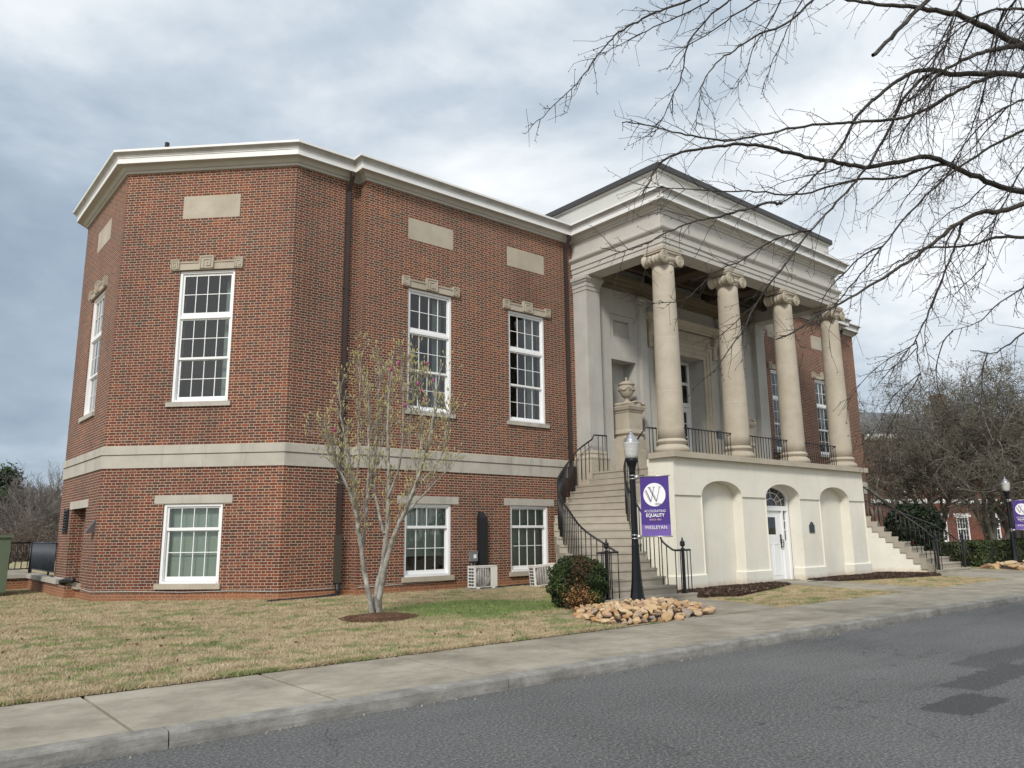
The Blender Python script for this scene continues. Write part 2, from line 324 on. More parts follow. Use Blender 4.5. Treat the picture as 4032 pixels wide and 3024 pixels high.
# ------------------------------------------------------------------ mesh helpers
class MB:
    def __init__(s): s.v = []; s.f = []; s.mi = []; s.sm = []; s.cur = 0; s.smooth = False; s.T = None
    def P(s, p):
        p = Vector(p)
        if s.T is not None: p = s.T @ p
        s.v.append(tuple(p)); return len(s.v)-1
    def face(s, pts):
        s.f.append([s.P(p) for p in pts]); s.mi.append(s.cur); s.sm.append(s.smooth)
    def facei(s, idx): s.f.append(list(idx)); s.mi.append(s.cur); s.sm.append(s.smooth)
    def box(s, x0, x1, y0, y1, z0, z1):
        a = [s.P(p) for p in ((x0, y0, z0), (x1, y0, z0), (x1, y1, z0), (x0, y1, z0), (x0, y0, z1), (x1, y0, z1), (x1, y1, z1), (x0, y1, z1))]
        for q in ((0, 3, 2, 1), (4, 5, 6, 7), (0, 1, 5, 4), (1, 2, 6, 5), (2, 3, 7, 6), (3, 0, 4, 7)): s.facei([a[i] for i in q])
        return s
    def prism(s, poly, z0, z1):
        n = len(poly); lo = [s.P((x, y, z0)) for x, y in poly]; hi = [s.P((x, y, z1)) for x, y in poly]
        s.facei(lo[::-1]); s.facei(hi)
        for i in range(n): j = (i+1) % n; s.facei([lo[i], lo[j], hi[j], hi[i]])
        return s
    def lathe(s, c, prof, n=24, axis='z', smooth=True):
        sm = s.smooth; s.smooth = smooth; rings = []
        for r, h in prof:
            ring = []
            for k in range(n):
                a = 2*math.pi*k/n; x, y = r*math.cos(a), r*math.sin(a)
                if axis == 'z': p = (c[0]+x, c[1]+y, c[2]+h)
                elif axis == 'y': p = (c[0]+x, c[1]+h, c[2]+y)
                else: p = (c[0]+h, c[1]+x, c[2]+y)
                ring.append(s.P(p))
            rings.append(ring)
        for a, b in zip(rings, rings[1:]):
            for k in range(n): j = (k+1) % n; s.facei([a[k], a[j], b[j], b[k]])
        s.facei(rings[0][::-1]); s.facei(rings[-1]); s.smooth = sm; return s
    def tube(s, pts, rad, n=6, cap=True, smooth=True):
        pts = [Vector(p) for p in pts]; m = len(pts)
        if not hasattr(rad, '__len__'): rad = [rad]*m
        sm = s.smooth; s.smooth = smooth; rings = []; u = None
        for i in range(m):
            d = (pts[min(i+1, m-1)]-pts[max(i-1, 0)])
            d = d.normalized() if d.length > 1e-9 else Vector((0, 0, 1))
            if u is None: u = d.orthogonal().normalized()
            else:
                u = u - d*u.dot(d); u = u.normalized() if u.length > 1e-6 else d.orthogonal().normalized()
            v = d.cross(u)
            rings.append([s.P(pts[i]+rad[i]*(math.cos(2*math.pi*k/n)*u+math.sin(2*math.pi*k/n)*v)) for k in range(n)])
        for a, b in zip(rings, rings[1:]):
            for k in range(n): j = (k+1) % n; s.facei([a[k], a[j], b[j], b[k]])
        if cap: s.facei(rings[0][::-1]); s.facei(rings[-1])
        s.smooth = sm; return s
    def sweep(s, path, prof, closed=False):
        """profile (offset outwards, z) swept along a plan polyline; outwards = right of the direction of travel"""
        n = len(path); pts = [Vector((x, y)) for x, y in path]; rows = []
        for i in range(n):
            a = pts[i]-pts[i-1] if (i > 0 or closed) else pts[1]-pts[0]
            b = pts[(i+1) % n]-pts[i] if (i < n-1 or closed) else a
            a = a.normalized(); b = b.normalized(); na = Vector((a.y, -a.x)); nb = Vector((b.y, -b.x))
            mdir = (na+nb); mdir = mdir/max(mdir.length_squared/2, .05)
            rows.append([s.P((pts[i].x+mdir.x*o, pts[i].y+mdir.y*o, z)) for o, z in prof])
        rng = range(n if closed else n-1)
        for i in rng:
            A, B = rows[i], rows[(i+1) % n]
            for k in range(len(prof)-1): s.facei([A[k], B[k], B[k+1], A[k+1]])
        if not closed: s.facei(rows[0]); s.facei(rows[-1][::-1])
        return s
    def wall(s, o, d, L, z0, z1, openings=(), s0=0.0, back=True):
        """vertical wall from plan point o along unit d (outwards = right of d); openings (a,b,za,zb,depth,closed)"""
        d = Vector(d).normalized(); nrm = Vector((d.y, -d.x)); o = Vector(o)
        def W(a, dep, z): q = o+d*a-nrm*dep; return (q.x, q.y, z)
        xs = sorted(set([s0, L]+[v for q in openings for v in q[:2]])); zs = sorted(set([z0, z1]+[v for q in openings for v in q[2:4]]))
        for a, b in zip(xs, xs[1:]):
            for e, f in zip(zs, zs[1:]):
                ca, ce = (a+b)/2, (e+f)/2
                if any(q[0] < ca < q[1] and q[2] < ce < q[3] for q in openings): continue
                s.face([W(a, 0, e), W(b, 0, e), W(b, 0, f), W(a, 0, f)])
        for q in openings:
            a, b, e, f, dep = q[:5]
            s.face([W(a, 0, e), W(a, 0, f), W(a, dep, f), W(a, dep, e)]); s.face([W(b, dep, e), W(b, dep, f), W(b, 0, f), W(b, 0, e)])
            s.face([W(a, 0, f), W(b, 0, f), W(b, dep, f), W(a, dep, f)]); s.face([W(a, dep, e), W(b, dep, e), W(b, 0, e), W(a, 0, e)])
            if len(q) > 5 and q[5]: s.face([W(a, dep, e), W(b, dep, e), W(b, dep, f), W(a, dep, f)])
        return s

def tag(o, label=None, cat=None, group=None, kind=None):
    if label: o['label'] = label
    if cat: o['category'] = cat
    if group: o['group'] = group
    if kind: o['kind'] = kind
    return o

def mesh_of(name, mb, mats, uv=True):
    me = bpy.data.meshes.new(name)
    me.from_pydata(mb.v, [], mb.f)
    for m in (mats if isinstance(mats, (list, tuple)) else [mats]): me.materials.append(m)
    me.polygons.foreach_set('material_index', mb.mi); me.polygons.foreach_set('use_smooth', mb.sm)
    if uv:
        l = me.uv_layers.new(name='UVMap'); data = np.zeros(len(me.loops)*2, dtype=np.float32)
        vv = mb.v
        me.update()
        for p in me.polygons:
            nx, ny, nz = p.normal
            if abs(nz) > .7: tx, ty = 1, 0
            else:
                h = math.hypot(nx, ny) or 1; tx, ty = -ny/h, nx/h
            for li in p.loop_indices:
                co = vv[me.loops[li].vertex_index]
                if abs(nz) > .7: data[2*li] = co[0]; data[2*li+1] = co[1]
                else: data[2*li] = co[0]*tx+co[1]*ty; data[2*li+1] = co[2]
        l.data.foreach_set('uv', data)
    me.update(); return me

def obj(name, mb, mats, parent=None, loc=None, rotz=0.0, uv=True):
    """link one mesh object; world coordinates are kept when it has a parent"""
    me = mb if isinstance(mb, bpy.types.Mesh) else mesh_of(name, mb, mats, uv)
    o = bpy.data.objects.new(name, me); COL.objects.link(o)
    place(o, parent, loc, rotz); return o

def wloc(o):
    v = Vector((0, 0, 0)); M = Matrix.Identity(4)
    chain = []
    while o is not None: chain.append(o); o = o.parent
    for q in reversed(chain): M = M @ Matrix.LocRotScale(q.location, q.rotation_euler, q.scale)
    return M

def place(o, parent, loc=None, rotz=0.0):
    Mw = Matrix.Translation(loc or (0, 0, 0)) @ Matrix.Rotation(rotz, 4, 'Z')
    if parent is not None:
        o.parent = parent; Mw = wloc(parent).inverted() @ Mw
    l, r, s = Mw.decompose(); o.location = l; o.rotation_euler = r.to_euler()

def empty(name, loc, rotz=0.0, parent=None):
    o = bpy.data.objects.new(name, None); o.empty_display_size = .3; COL.objects.link(o); place(o, parent, loc, rotz); return o

def copy_tree(o, parent=None):
    c = o.copy(); COL.objects.link(c)
    if parent is not None: c.parent = parent
    for ch in list(o.children): copy_tree(ch, c)
    return c

def from_np(name, verts, faces, mats, mi=None, parent=None, smooth=False):
    me = bpy.data.meshes.new(name); nv = len(verts); nf = len(faces); k = faces.shape[1]
    me.vertices.add(nv); me.vertices.foreach_set('co', np.asarray(verts, np.float32).ravel())
    me.loops.add(nf*k); me.loops.foreach_set('vertex_index', np.asarray(faces, np.int32).ravel())
    me.polygons.add(nf); me.polygons.foreach_set('loop_start', np.arange(0, nf*k, k, dtype=np.int32))
    for m in (mats if isinstance(mats, (list, tuple)) else [mats]): me.materials.append(m)
    if mi is not None: me.polygons.foreach_set('material_index', np.asarray(mi, np.int32))
    if smooth: me.polygons.foreach_set('use_smooth', np.ones(nf, bool))
    me.update(calc_edges=True); me.validate()
    o = bpy.data.objects.new(name, me); COL.objects.link(o)
    if parent is not None: place(o, parent)
    return o

CX = 44.24                       # the facade mirrors about x = CX/2
def mir(p): return (CX-p[0],)+tuple(p[1:])

# ------------------------------------------------------------------ ground
def gz(x, y):
    """height of the lawn"""
    f = min(max((y-9.35)/7.8, 0), 1); f = f*f*(3-2*f)
    h = -1.585+.165*f
    if x < 7: h -= .05*min((7-x)/4, 1)*f
    k = min(max((x-10.6)/1.4, 0), 1)
    h2 = -1.597+.062*min(max((y-9.35)/4.3, 0), 1)
    if y > 13.65: h2 += .115*min((y-13.65)/2.6, 1)
    return h+(h2-h)*k
def yc(x): return 7.20-.016*(min(max(x, -20), 60)-2)
def structure(o): o['kind'] = 'structure'; return o

def grid(name, x0, x1, y0, y1, nx, ny, fz, m, parent=None):
    xs = np.linspace(x0, x1, nx+1); ys = np.linspace(y0, y1, ny+1)
    V = np.array([(x, y, fz(x, y)) for y in ys for x in xs]); F = []
    for j in range(ny):
        for i in range(nx): a = j*(nx+1)+i; F.append((a, a+1, a+nx+2, a+nx+1))
    return from_np(name, V, np.array(F), m, smooth=True)
def lawn_z(x, y):
    if y > 30: return gz(x, 30)-.02*(y-30) if x < 8 else gz(x, 30)
    return gz(x, y)
structure(grid('lawn', -40, 60, 9.33, 60, 100, 60, lawn_z, M_lawn))
b = MB()
b.face([(-1500, -1500, -2.0), (1500, -1500, -2.0), (1500, 1500, -2.0), (-1500, 1500, -2.0)])
structure(obj('ground', b, M_lawn, uv=False))
b = MB(); N = 90
for i in range(N):
    xa, xb = -60+i*2.0, -58+i*2.0
    b.face([(xa, -3.2, -1.74), (xb, -3.2, -1.74), (xb, yc(xb)+.02, -1.735), (xa, yc(xa)+.02, -1.735)])
structure(obj('road', b, M_road, uv=False))
# near verge behind the viewer
b = MB(); b.box(-60, 120, -30, -3.2, -1.9, -1.6)
structure(obj('verge', b, M_lawn, uv=False))
# kerb
def kerb():
    b = MB(); xs = [-60+3.66*i for i in range(50)]
    for xa, xb in zip(xs, xs[1:]):
        xb -= .012
        pr = [(.0, -2.0), (-.01, -1.70), (.0, -1.625), (.012, -1.606), (.03, -1.598), (.20, -1.597), (.20, -2.0)]
        n = 3; rows = []
        for k in range(n+1):
            x = xa+(xb-xa)*k/n; rows.append([b.P((x, yc(x)+o+.005*math.sin(x*7.3), z)) for o, z in pr])
        for A, B in zip(rows, rows[1:]):
            for q in range(len(pr)-1): b.facei([A[q], B[q], B[q+1], A[q+1]])
        b.facei(rows[0]); b.facei(rows[-1][::-1])
    return b
structure(obj('kerb', kerb(), M_curb, uv=False))
b = MB(); J0 = 1.98
for i in range(-16, 60):
    xa = J0+1.875*i+.020; xb = J0+1.875*(i+1)-.020
    y0a, y0b = yc(xa)+.219, yc(xb)+.219
    z = -1.598+.0012*((i*7) % 3)
    p = [(xa, y0a), (xb, y0b), (xb, 9.35), (xa, 9.35)]; e = .004
    q = [(xa+e, y0a+e), (xb-e, y0b+e), (xb-e, 9.35-e), (xa+e, 9.35-e)]
    lo = [b.P((*c, -1.7)) for c in p]; mi_ = [b.P((*c, z-e)) for c in p]; hi = [b.P((*c, z)) for c in q]
    b.facei(hi)
    for k in range(4): j = (k+1) % 4; b.facei([lo[k], lo[j], mi_[j], mi_[k]]); b.facei([mi_[k], mi_[j], hi[j], hi[k]])
structure(obj('sidewalk', b, M_walk, uv=False))
# dark earth under the joints
b = MB(); b.face([(-30, yc(-30)+.16, -1.68), (60, yc(60)+.16, -1.68), (60, 9.34, -1.68), (-30, 9.34, -1.68)])
structure(obj('joint_soil', b, mat('joint_dirt', (.02, .017, .013), 1), uv=False))
# concrete pads
b = MB()
for xa, xb, xc, xd, y1 in ((12.0, 15.1, 15.8, 12.0, 12.6), (28.3, 33.2, 33.2, 28.3, 12.6), (20.95, 22.95, 23.3, 21.15, 13.69)):
    n = 6; rows = []
    for k in range(n+1):
        t_ = k/n; y = 9.352+(y1-9.352)*t_; z = -1.597+.062*min((y-9.35)/4.3, 1)+.010
        rows.append([b.P((xa+(xd-xa)*t_, y, -1.8)), b.P((xa+(xd-xa)*t_, y, z)), b.P((xb+(xc-xb)*t_, y, z)), b.P((xb+(xc-xb)*t_, y, -1.8))])
    for A_, B_ in zip(rows, rows[1:]):
        for j in range(3): b.facei([A_[j], A_[j+1], B_[j+1], B_[j]])
    b.facei(rows[0][::-1]); b.facei(rows[-1])
structure(obj('entry_path', b, M_walk, uv=False))
def bed(name, poly, z, m):
    b = MB(); b.prism(poly, z-.25, z); structure(obj(name, b, m, uv=False))
bed('mulch_bed', [(15.75, 11.75), (16.6, 11.35), (20.0, 12.25), (21.0, 12.55), (21.1, 13.7), (15.0, 13.7)], -1.515, M_mulch)
bed('mulch_bed', [(23.2, 12.3), (25.8, 11.75), (28.3, 11.3), (29.0, 11.8), (28.9, 13.7), (23.1, 13.7)], -1.515, M_mulch)
# ------------------------------------------------------------------ the brick hall
hall = empty('brick_hall', (22.12, 17.2, -1.5))
tag(hall, 'red brick hall with a white columned portico, curved stairs and a faceted corner bay', 'building')
ZB, ZT = -2.0, 9.40
A = (4.40, 20.77); Bp = (7.62, 17.55); Cp = (4.40, 25.38); Dp = (7.62, 28.6)
left_path = [(7.62, 40.0), Dp, Cp, A, Bp, (9.43, 17.55), (9.43, 17.2), (17.02, 17.2)]
cpath = left_path[:-1]+[(17.05, 17.2), (17.05, 13.45), (27.19, 13.45), (27.19, 17.2)]+[mir(p) for p in left_path[:-1][::-1]]
AB = 4.554; D1 = .11
up_op = lambda c, w=.725: (c-w, c+w, 3.25, 6.62, D1)
lo_op = lambda c, w=.735: (c-w, c+w, -1.06, .80, D1)
b = MB()
def hallwalls(b, mirror=False):
    b.wall((7.62, 40), (0, -1), 11.4, ZB, ZT)
    b.wall(Dp, (-1, -1), AB, ZB, ZT)
    b.wall(Cp, (0, -1), 4.61, ZB, ZT, [up_op(25.38-22.95), (25.38-23.82, 25.38-22.1, -1.08, .78, .32, True)])
    b.wall(A, (1, -1), AB, ZB, ZT, [up_op(2.335), lo_op(2.365)])
    b.wall(Bp, (1, 0), 1.81, ZB, ZT)
    b.wall((9.43, 17.55), (0, -1), .35, ZB, ZT)
    b.wall((9.43, 17.2), (1, 0), 7.9, ZB, ZT, [up_op(11.505-9.43), up_op(15.03-9.43), lo_op(11.50-9.43), lo_op(15.03-9.43)])
hallwalls(b)
# right half: mirrored copy with reversed faces
n0 = len(b.f); c = MB(); hallwalls(c)
for f in c.f: b.facei([b.P((CX-c.v[i][0], c.v[i][1], c.v[i][2])) for i in f][::-1])
b.wall((16.9, 17.19), (1, 0), 10.4, ZB, 2.0)
obj('wall', b, M_brick, hall)
b = MB()
b.prism([p for p in cpath if True], 9.70, 9.80)
b.box(7.8, 36.4, 30, 39.9, 9.7, 9.79)
obj('roof', b, M_cap, hall, uv=False)
# cornice: soffit and bed mould, crisp fascia, weathered cyma
b = MB()
b.sweep(cpath, [(0.0, 9.33), (.045, 9.33), (.05, 9.39), (.09, 9.40), (.13, 9.455), (.15, 9.50), (.298, 9.505)])
obj('bed_mould', b, M_entab, hall, uv=False)
b = MB()
b.sweep(cpath, [(.285, 9.50), (.30, 9.496), (.30, 9.635), (.318, 9.640), (.318, 9.655)]); b.cur = 1
b.smooth = False
b.sweep(cpath, [(.318, 9.655), (.325, 9.665), (.335, 9.70), (.36, 9.735), (.395, 9.755), (.405, 9.765)]); b.cur = 0
b.sweep(cpath, [(.405, 9.765), (.425, 9.768), (.425, 9.825), (-.3, 9.84)])
obj('cornice', b, [M_white, M_cyma], hall, uv=False)
# stone band course
for P_, nm in ((left_path[1:-1]+[(17.0, 17.2)], 'L'), ([mir(p) for p in (left_path[1:-1]+[(17.0, 17.2)])[::-1]], 'R')):
    b = MB()
    b.sweep(P_, [(0, 1.655), (.028, 1.66), (.028, 1.965), (.012, 1.968), (.012, 1.985), (.055, 1.988), (.055, 2.185), (.0, 2.20)])
    obj('band_course', b, M_band, hall, uv=False)
# vertical joints of the band: thin dark lines as real recesses are too small to see; modelled as slim stone seams
# panels, carved lintels, windows, in a local frame: x along the wall, y into the wall, z up
def panel_mb():
    b = MB(); b.box(-.755, .755, -.004, .05, 8.02, 8.63); return b
PANEL = mesh_of('panel', panel_mb(), M_stone, False)
def key_mb():
    """lintel with Greek key blocks"""
    b = MB(); b.box(-.72, .72, -.045, .06, 6.655, 6.83); b.box(-.94, .94, -.05, .05, 6.63, 6.66); b.box(-.72, .72, -.065, .05, 6.805, 6.835)
    def key(cx, z0, w, h, pr, flip):
        b.box(cx-w/2, cx+w/2, -pr, .05, z0, z0+h)
        def seg(x0, x1, za, zb):
            if flip: x0, x1 = -x1, -x0
            b.box(cx+x0*w, cx+x1*w, -pr-.018, -pr+.001, z0+za*h, z0+zb*h)
        seg(-.5, -.41, 0, 1); seg(-.41, .41, .91, 1); seg(.41, .5, 0, 1)
        seg(-.28, -.19, .0, .78); seg(-.19, .29, .68, .78); seg(.20, .29, .18, .68); seg(-.04, .20, .18, .28); seg(-.04, .05, .28, .50)
    key(0, 6.655, .37, .315, .075, False); key(-.83, 6.655, .22, .245, .065, True); key(.83, 6.655, .22, .245, .065, False)
    return b
KEY = mesh_of('carved_lintel', key_mb(), M_stone, False)
def bars(b, x0, x1, zs, y0, y1, n=4, t=.009):
    """muntins of one sash: n panes wide, rows given by zs"""
    for k in range(1, n):
        x = x0+(x1-x0)*k/n; b.box(x-t, x+t, y0, y1, zs[0], zs[-1])
    for z in zs[1:-1]: b.box(x0, x1, y0+.002, y1+.002, z-t, z+t)
def sash(b, x0, x1, z0, z1, fr, y0, y1, zs):
    b.box(x0, x0+fr, y0, y1, z0, z1); b.box(x1-fr, x1, y0, y1, z0, z1)
    b.box(x0+fr, x1-fr, y0, y1, z0, zs[0]); b.box(x0+fr, x1-fr, y0, y1, zs[-1], z1)
    bars(b, x0+fr, x1-fr, zs, y0+.008, y1-.004)
def casing(b, hw, z0, z1, c=.07):
    b.box(-hw+.004, -hw+c, .035, .30, z0, z1); b.box(hw-c, hw-.004, .035, .30, z0, z1)
    b.box(-hw+c, hw-c, .037, .30, z1-c, z1-.004); b.box(-hw+c, hw-c, .02, .30, z0, z0+.055)
    b.box(-hw+c-.022, -hw+c+.012, .06, .29, z0+.05, z1-c); b.box(hw-c-.012, hw-c+.022, .06, .29, z0+.05, z1-c)
def up_mb():
    b = MB(); hw = .725; casing(b, hw, 3.25, 6.62)
    sash(b, -.645, .645, 5.44, 6.545, .04, .075, .115, [5.53, 6.01, 6.49])
    b.box(-.655, .655, .045, .13, 5.375, 5.445)
    sash(b, -.645, .645, 4.335, 5.38, .038, .085, .125, [4.39, 4.87, 5.34])
    sash(b, -.640, .640, 3.305, 4.37, .045, .130, .170, [3.40, 3.85, 4.315])
    return b
UP = mesh_of('window', up_mb(), M_winwhite, False)
def lo_mb():
    b = MB(); hw = .735; casing(b, hw, -1.06, .80)
    sash(b, -.655, .655, .165, .73, .04, .075, .115, [.235, .69])
    sash(b, -.650, .650, -1.0, .215, .045, .12, .16, [-.90, -.345, .155])
    return b
LO = mesh_of('window', lo_mb(), M_winwhite, False)
def pane_mesh(z0, zm, z1, ys=(.095, .145)):
    b = MB(); b.face([(-.64, ys[0], zm), (.64, ys[0], zm), (.64, ys[0], z1), (-.64, ys[0], z1)]); b.face([(-.64, ys[1], z0), (.64, ys[1], z0), (.64, ys[1], zm), (-.64, ys[1], zm)]); return mesh_of('pane', b, M_glass, False)
UPP = pane_mesh(3.33, 4.35, 6.5, (.105, .15)); LOP = pane_mesh(-.98, .19, .71)
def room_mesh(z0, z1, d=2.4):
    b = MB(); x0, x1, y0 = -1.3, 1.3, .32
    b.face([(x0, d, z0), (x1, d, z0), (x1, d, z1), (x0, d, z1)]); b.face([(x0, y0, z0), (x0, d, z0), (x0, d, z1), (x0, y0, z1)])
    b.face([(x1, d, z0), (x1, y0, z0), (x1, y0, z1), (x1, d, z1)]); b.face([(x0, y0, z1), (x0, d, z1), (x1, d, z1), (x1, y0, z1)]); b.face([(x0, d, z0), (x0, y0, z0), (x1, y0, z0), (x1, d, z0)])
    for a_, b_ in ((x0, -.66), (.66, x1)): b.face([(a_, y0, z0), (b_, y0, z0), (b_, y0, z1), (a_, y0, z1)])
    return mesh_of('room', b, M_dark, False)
ROOMU = room_mesh(3.1, 6.75); ROOML = room_mesh(-1.1, .85)
def curtain_mesh(x0, x1, z0, z1):
    b = MB(); n = 14; b.smooth = True; rows = []
    for k in range(n+1):
        x = x0+(x1-x0)*k/n; y = .42+.03*math.sin(k*1.9); rows.append((b.P((x, y, z0)), b.P((x, y, z1))))
    for p, q in zip(rows, rows[1:]): b.facei([p[0], q[0], q[1], p[1]])
    return mesh_of('curtain', b, M_curtain, False)
CURT = curtain_mesh(.34, .66, 3.28, 6.55); CURTL = curtain_mesh(-.66, -.47, 3.28, 6.55)
def shade_mesh(z):
    b = MB(); b.box(-.655, .655, .26, .264, z, .78); b.box(-.655, .655, .25, .275, z-.03, z); return mesh_of('shade', b, M_shade, False)
SHF = shade_mesh(-1.0); SHH = shade_mesh(-.52)
b = MB(); b.box(-.82, .82, -.06, .20, 3.135, 3.25); SILLU = mesh_of('sill', b, M_band, False)
b = MB(); b.box(-.80, .80, -.07, .20, -1.18, -1.06); SILLL = mesh_of('sill', b, M_stone, False)
b = MB(); b.box(-.965, .965, -.012, .10, .80, 1.0); LINT = mesh_of('lintel', b, M_band, False)
def win(kind, x, y, rz, shade=None, left=False):
    """one window of the hall: origin on the wall face, local -y points outwards"""
    wv = obj('window', UP if kind == 'u' else LO, None, hall, (x, y, 0), rz)
    for me, nm in ((UPP, 'pane'), (KEY, 'carved_lintel'), (SILLU, 'sill'), (ROOMU, 'room'), (CURT, 'curtain')) if kind == 'u' else ((LOP, 'pane'), (LINT, 'lintel'), (SILLL, 'sill'), (ROOML, 'room'), (shade or SHF, 'shade')):
        obj(nm, me, None, wv, (x, y, 0), rz)
    if kind == 'u':
        obj('stone_panel', PANEL, None, hall, (x, y, 0), rz)
        if left: obj('curtain', CURTL, None, wv, (x, y, 0), rz)
def on(o, d, s): d = Vector(d).normalized(); q = Vector(o)+d*s; return q.x, q.y
fx, fy = on(A, (1, -1), 2.335); win('u', fx, fy, RAD(-45)); fx, fy = on(A, (1, -1), 2.365); win('l', fx, fy, RAD(-45))
win('u', 4.40, 22.95, RAD(-90))
for x in (11.505, 15.03): win('u', x, 17.2, 0)
win('l', 11.50, 17.2, 0, SHH); win('l', 15.03, 17.2, 0)
for x in (11.505, 15.03): win('u', CX-x, 17.2, 0)
win('l', CX-11.5, 17.2, 0); win('l', CX-15.03, 17.2, 0)
fx, fy = on(mir(Bp), (1, 1), 2.2); win('u', fx, fy, RAD(45)); fx, fy = on(mir(Bp), (1, 1), 2.2); win('l', fx, fy, RAD(45))
# bricked-up opening of the far facet keeps its stone lintel and sill
b = MB(); b.box(4.385, 4.5, 21.9, 24.05, .78, .98); obj('lintel', b, M_band, hall, uv=False)
b = MB(); b.box(4.31, 4.55, 21.92, 23.95, -1.22, -1.08); obj('sill', b, M_stone, hall, uv=False)
# thin pale cable low on the wall
b = MB(); b.smooth = True
def cablez(x): return -1.235+.012*math.sin(x*3.1)
b.tube([(A[0]-.02, 23.9, -1.16), (A[0]-.02, 22.2, -1.20), (A[0]-.015, A[1]-.01, -1.23)]+[(A[0]+t_-.02, A[1]-t_-.02, cablez(t_)) for t_ in (.8, 1.6, 2.4, 3.22)]+[(8.6, 17.52, -1.24), (9.40, 17.52, -1.23)], .011, 5)
b.tube([(9.45, 17.185, -1.23), (10.5, 17.185, -1.22), (11.7, 17.185, -1.20), (12.4, 17.185, -1.17)], .011, 5)
obj('cable', b, M_cyma, hall, uv=False)

# ---- downspouts
def spout(x, y, zbot, boot):
    b = MB(); b.smooth = False
    def seg(p, q, w=.052, d=.04):
        p, q = Vector(p), Vector(q); d3 = (q-p).normalized(); s_ = Vector((1, 0, 0)); u_ = d3.cross(s_).normalized()
        r = [[b.P(c_+s_*sx*w+u_*sy*d) for sx, sy in ((-1, -1), (1, -1), (1, 1), (-1, 1))] for c_ in (p, q)]
        for k in range(4): j = (k+1) % 4; b.facei([r[0][k], r[0][j], r[1][j], r[1][k]])
        b.facei(r[0][::-1]); b.facei(r[1])
    seg((x, y-.26, 9.50), (x, y-.26, 9.36)); seg((x, y-.26, 9.38), (x, y-.05, 9.02)); seg((x, y-.05, 9.05), (x, y-.05, zbot))
    for z in (8.1, 6.3, 4.3, 2.6, .9):
        if z > zbot+.3: b.box(x-.066, x+.066, y-.098, y, z, z+.04)
    o = obj('downspout', b, M_brown, hall, uv=False)
    if boot: 
        k = MB(); k.box(x-.075, x+.075, y-.12, y+0, -1.12, .02); obj('lower_section', k, mat('bronze_pipe', (.055, .047, .034), .5), o, uv=False)
spout(9.06, 17.55, -1.10, True); spout(16.70, 17.2, 1.2, False)
spout(CX-9.06, 17.55, -1.4, True); spout(CX-16.70, 17.2, 1.2, False)
# grey housing at the foot of the second downspout
b = MB(); b.box(16.60, 16.86, 17.08, 17.2, 1.2, 2.02); obj('pipe_boot', b, M_brown, hall, uv=False)

# ---- attic storey above the portico
b = MB()
b.box(17.13, 27.11, 13.55, 26.0, 9.7, 10.62); obj('attic', b, mat('attic_stucco', rough=.9, build=mottled((.50, .50, .47), (.55, .55, .52), .8, 5, 40, .002, .10, (.40, .41, .40))), hall, uv=False)
b = MB(); b.box(17.06, 27.18, 13.48, 26.07, 10.58, 10.63); obj('attic_trim', b, M_entab, hall, uv=False)
b = MB(); b.box(17.01, 27.23, 13.43, 26.12, 10.63, 10.80); obj('attic_coping', b, M_cap, hall, uv=False)
# ---- entablature
pp = [(17.05, 17.2), (17.05, 13.45), (27.19, 13.45), (27.19, 17.2)]
b = MB()
b.sweep(pp, [(-.6, 8.13), (0, 8.13), (0, 8.285), (.028, 8.292), (.028, 8.435), (.056, 8.442), (.056, 8.62), (.075, 8.64), (.10, 8.66), (.135, 8.70), (.145, 8.74), (.14, 8.775), (.10, 8.80), (.04, 8.815), (0, 8.83), (0, 9.36)])
# inner faces of the three beams
for x0, x1, y0, y1 in ((17.06, 17.65, 14.05, 17.19), (26.59, 27.18, 14.05, 17.19), (17.06, 27.18, 13.46, 14.05)):
    b.box(x0, x1, y0, y1, 8.134, 8.9)
obj('entablature', b, M_entab, hall, uv=False)
b = MB(); b.box(17.3, 26.95, 13.8, 17.1, 8.78, 8.9)
b.box(17.65, 26.59, 14.42, 14.62, 8.52, 8.8); b.box(17.65, 26.59, 16.0, 16.2, 8.52, 8.8)
for x in (20.5, 23.7): b.box(x-.3, x+.3, 14.05, 16.8, 8.40, 8.8)
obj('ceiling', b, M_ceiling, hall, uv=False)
b = MB()
ip = [(17.66, 14.05), (17.66, 16.8), (26.58, 16.8), (26.58, 14.05)]
b.sweep([(26.59, 14.05), (17.65, 14.05)], [(0, 8.30), (.04, 8.31), (.05, 8.42), (.10, 8.46), (.12, 8.54), (0, 8.56)])
b.sweep([(17.66, 16.8), (26.58, 16.8)], [(0, 7.98), (.03, 7.99), (.03, 8.08), (.06, 8.09), (.06, 8.20), (.12, 8.24), (.14, 8.34), (.20, 8.36), (.22, 8.46), (0, 8.48)])
b.sweep([(17.65, 14.05), (17.65, 16.8)], [(0, 8.40), (.06, 8.42), (.1, 8.50), (0, 8.52)])
obj('inner_cornice', b, mat('shaded_brown_trim', rough=.85, build=mottled((.17, .14, .10), (.22, .185, .14), 1.5, 5)), hall, uv=False)  # browner than the outer stone: the portico's shade is put into this colour

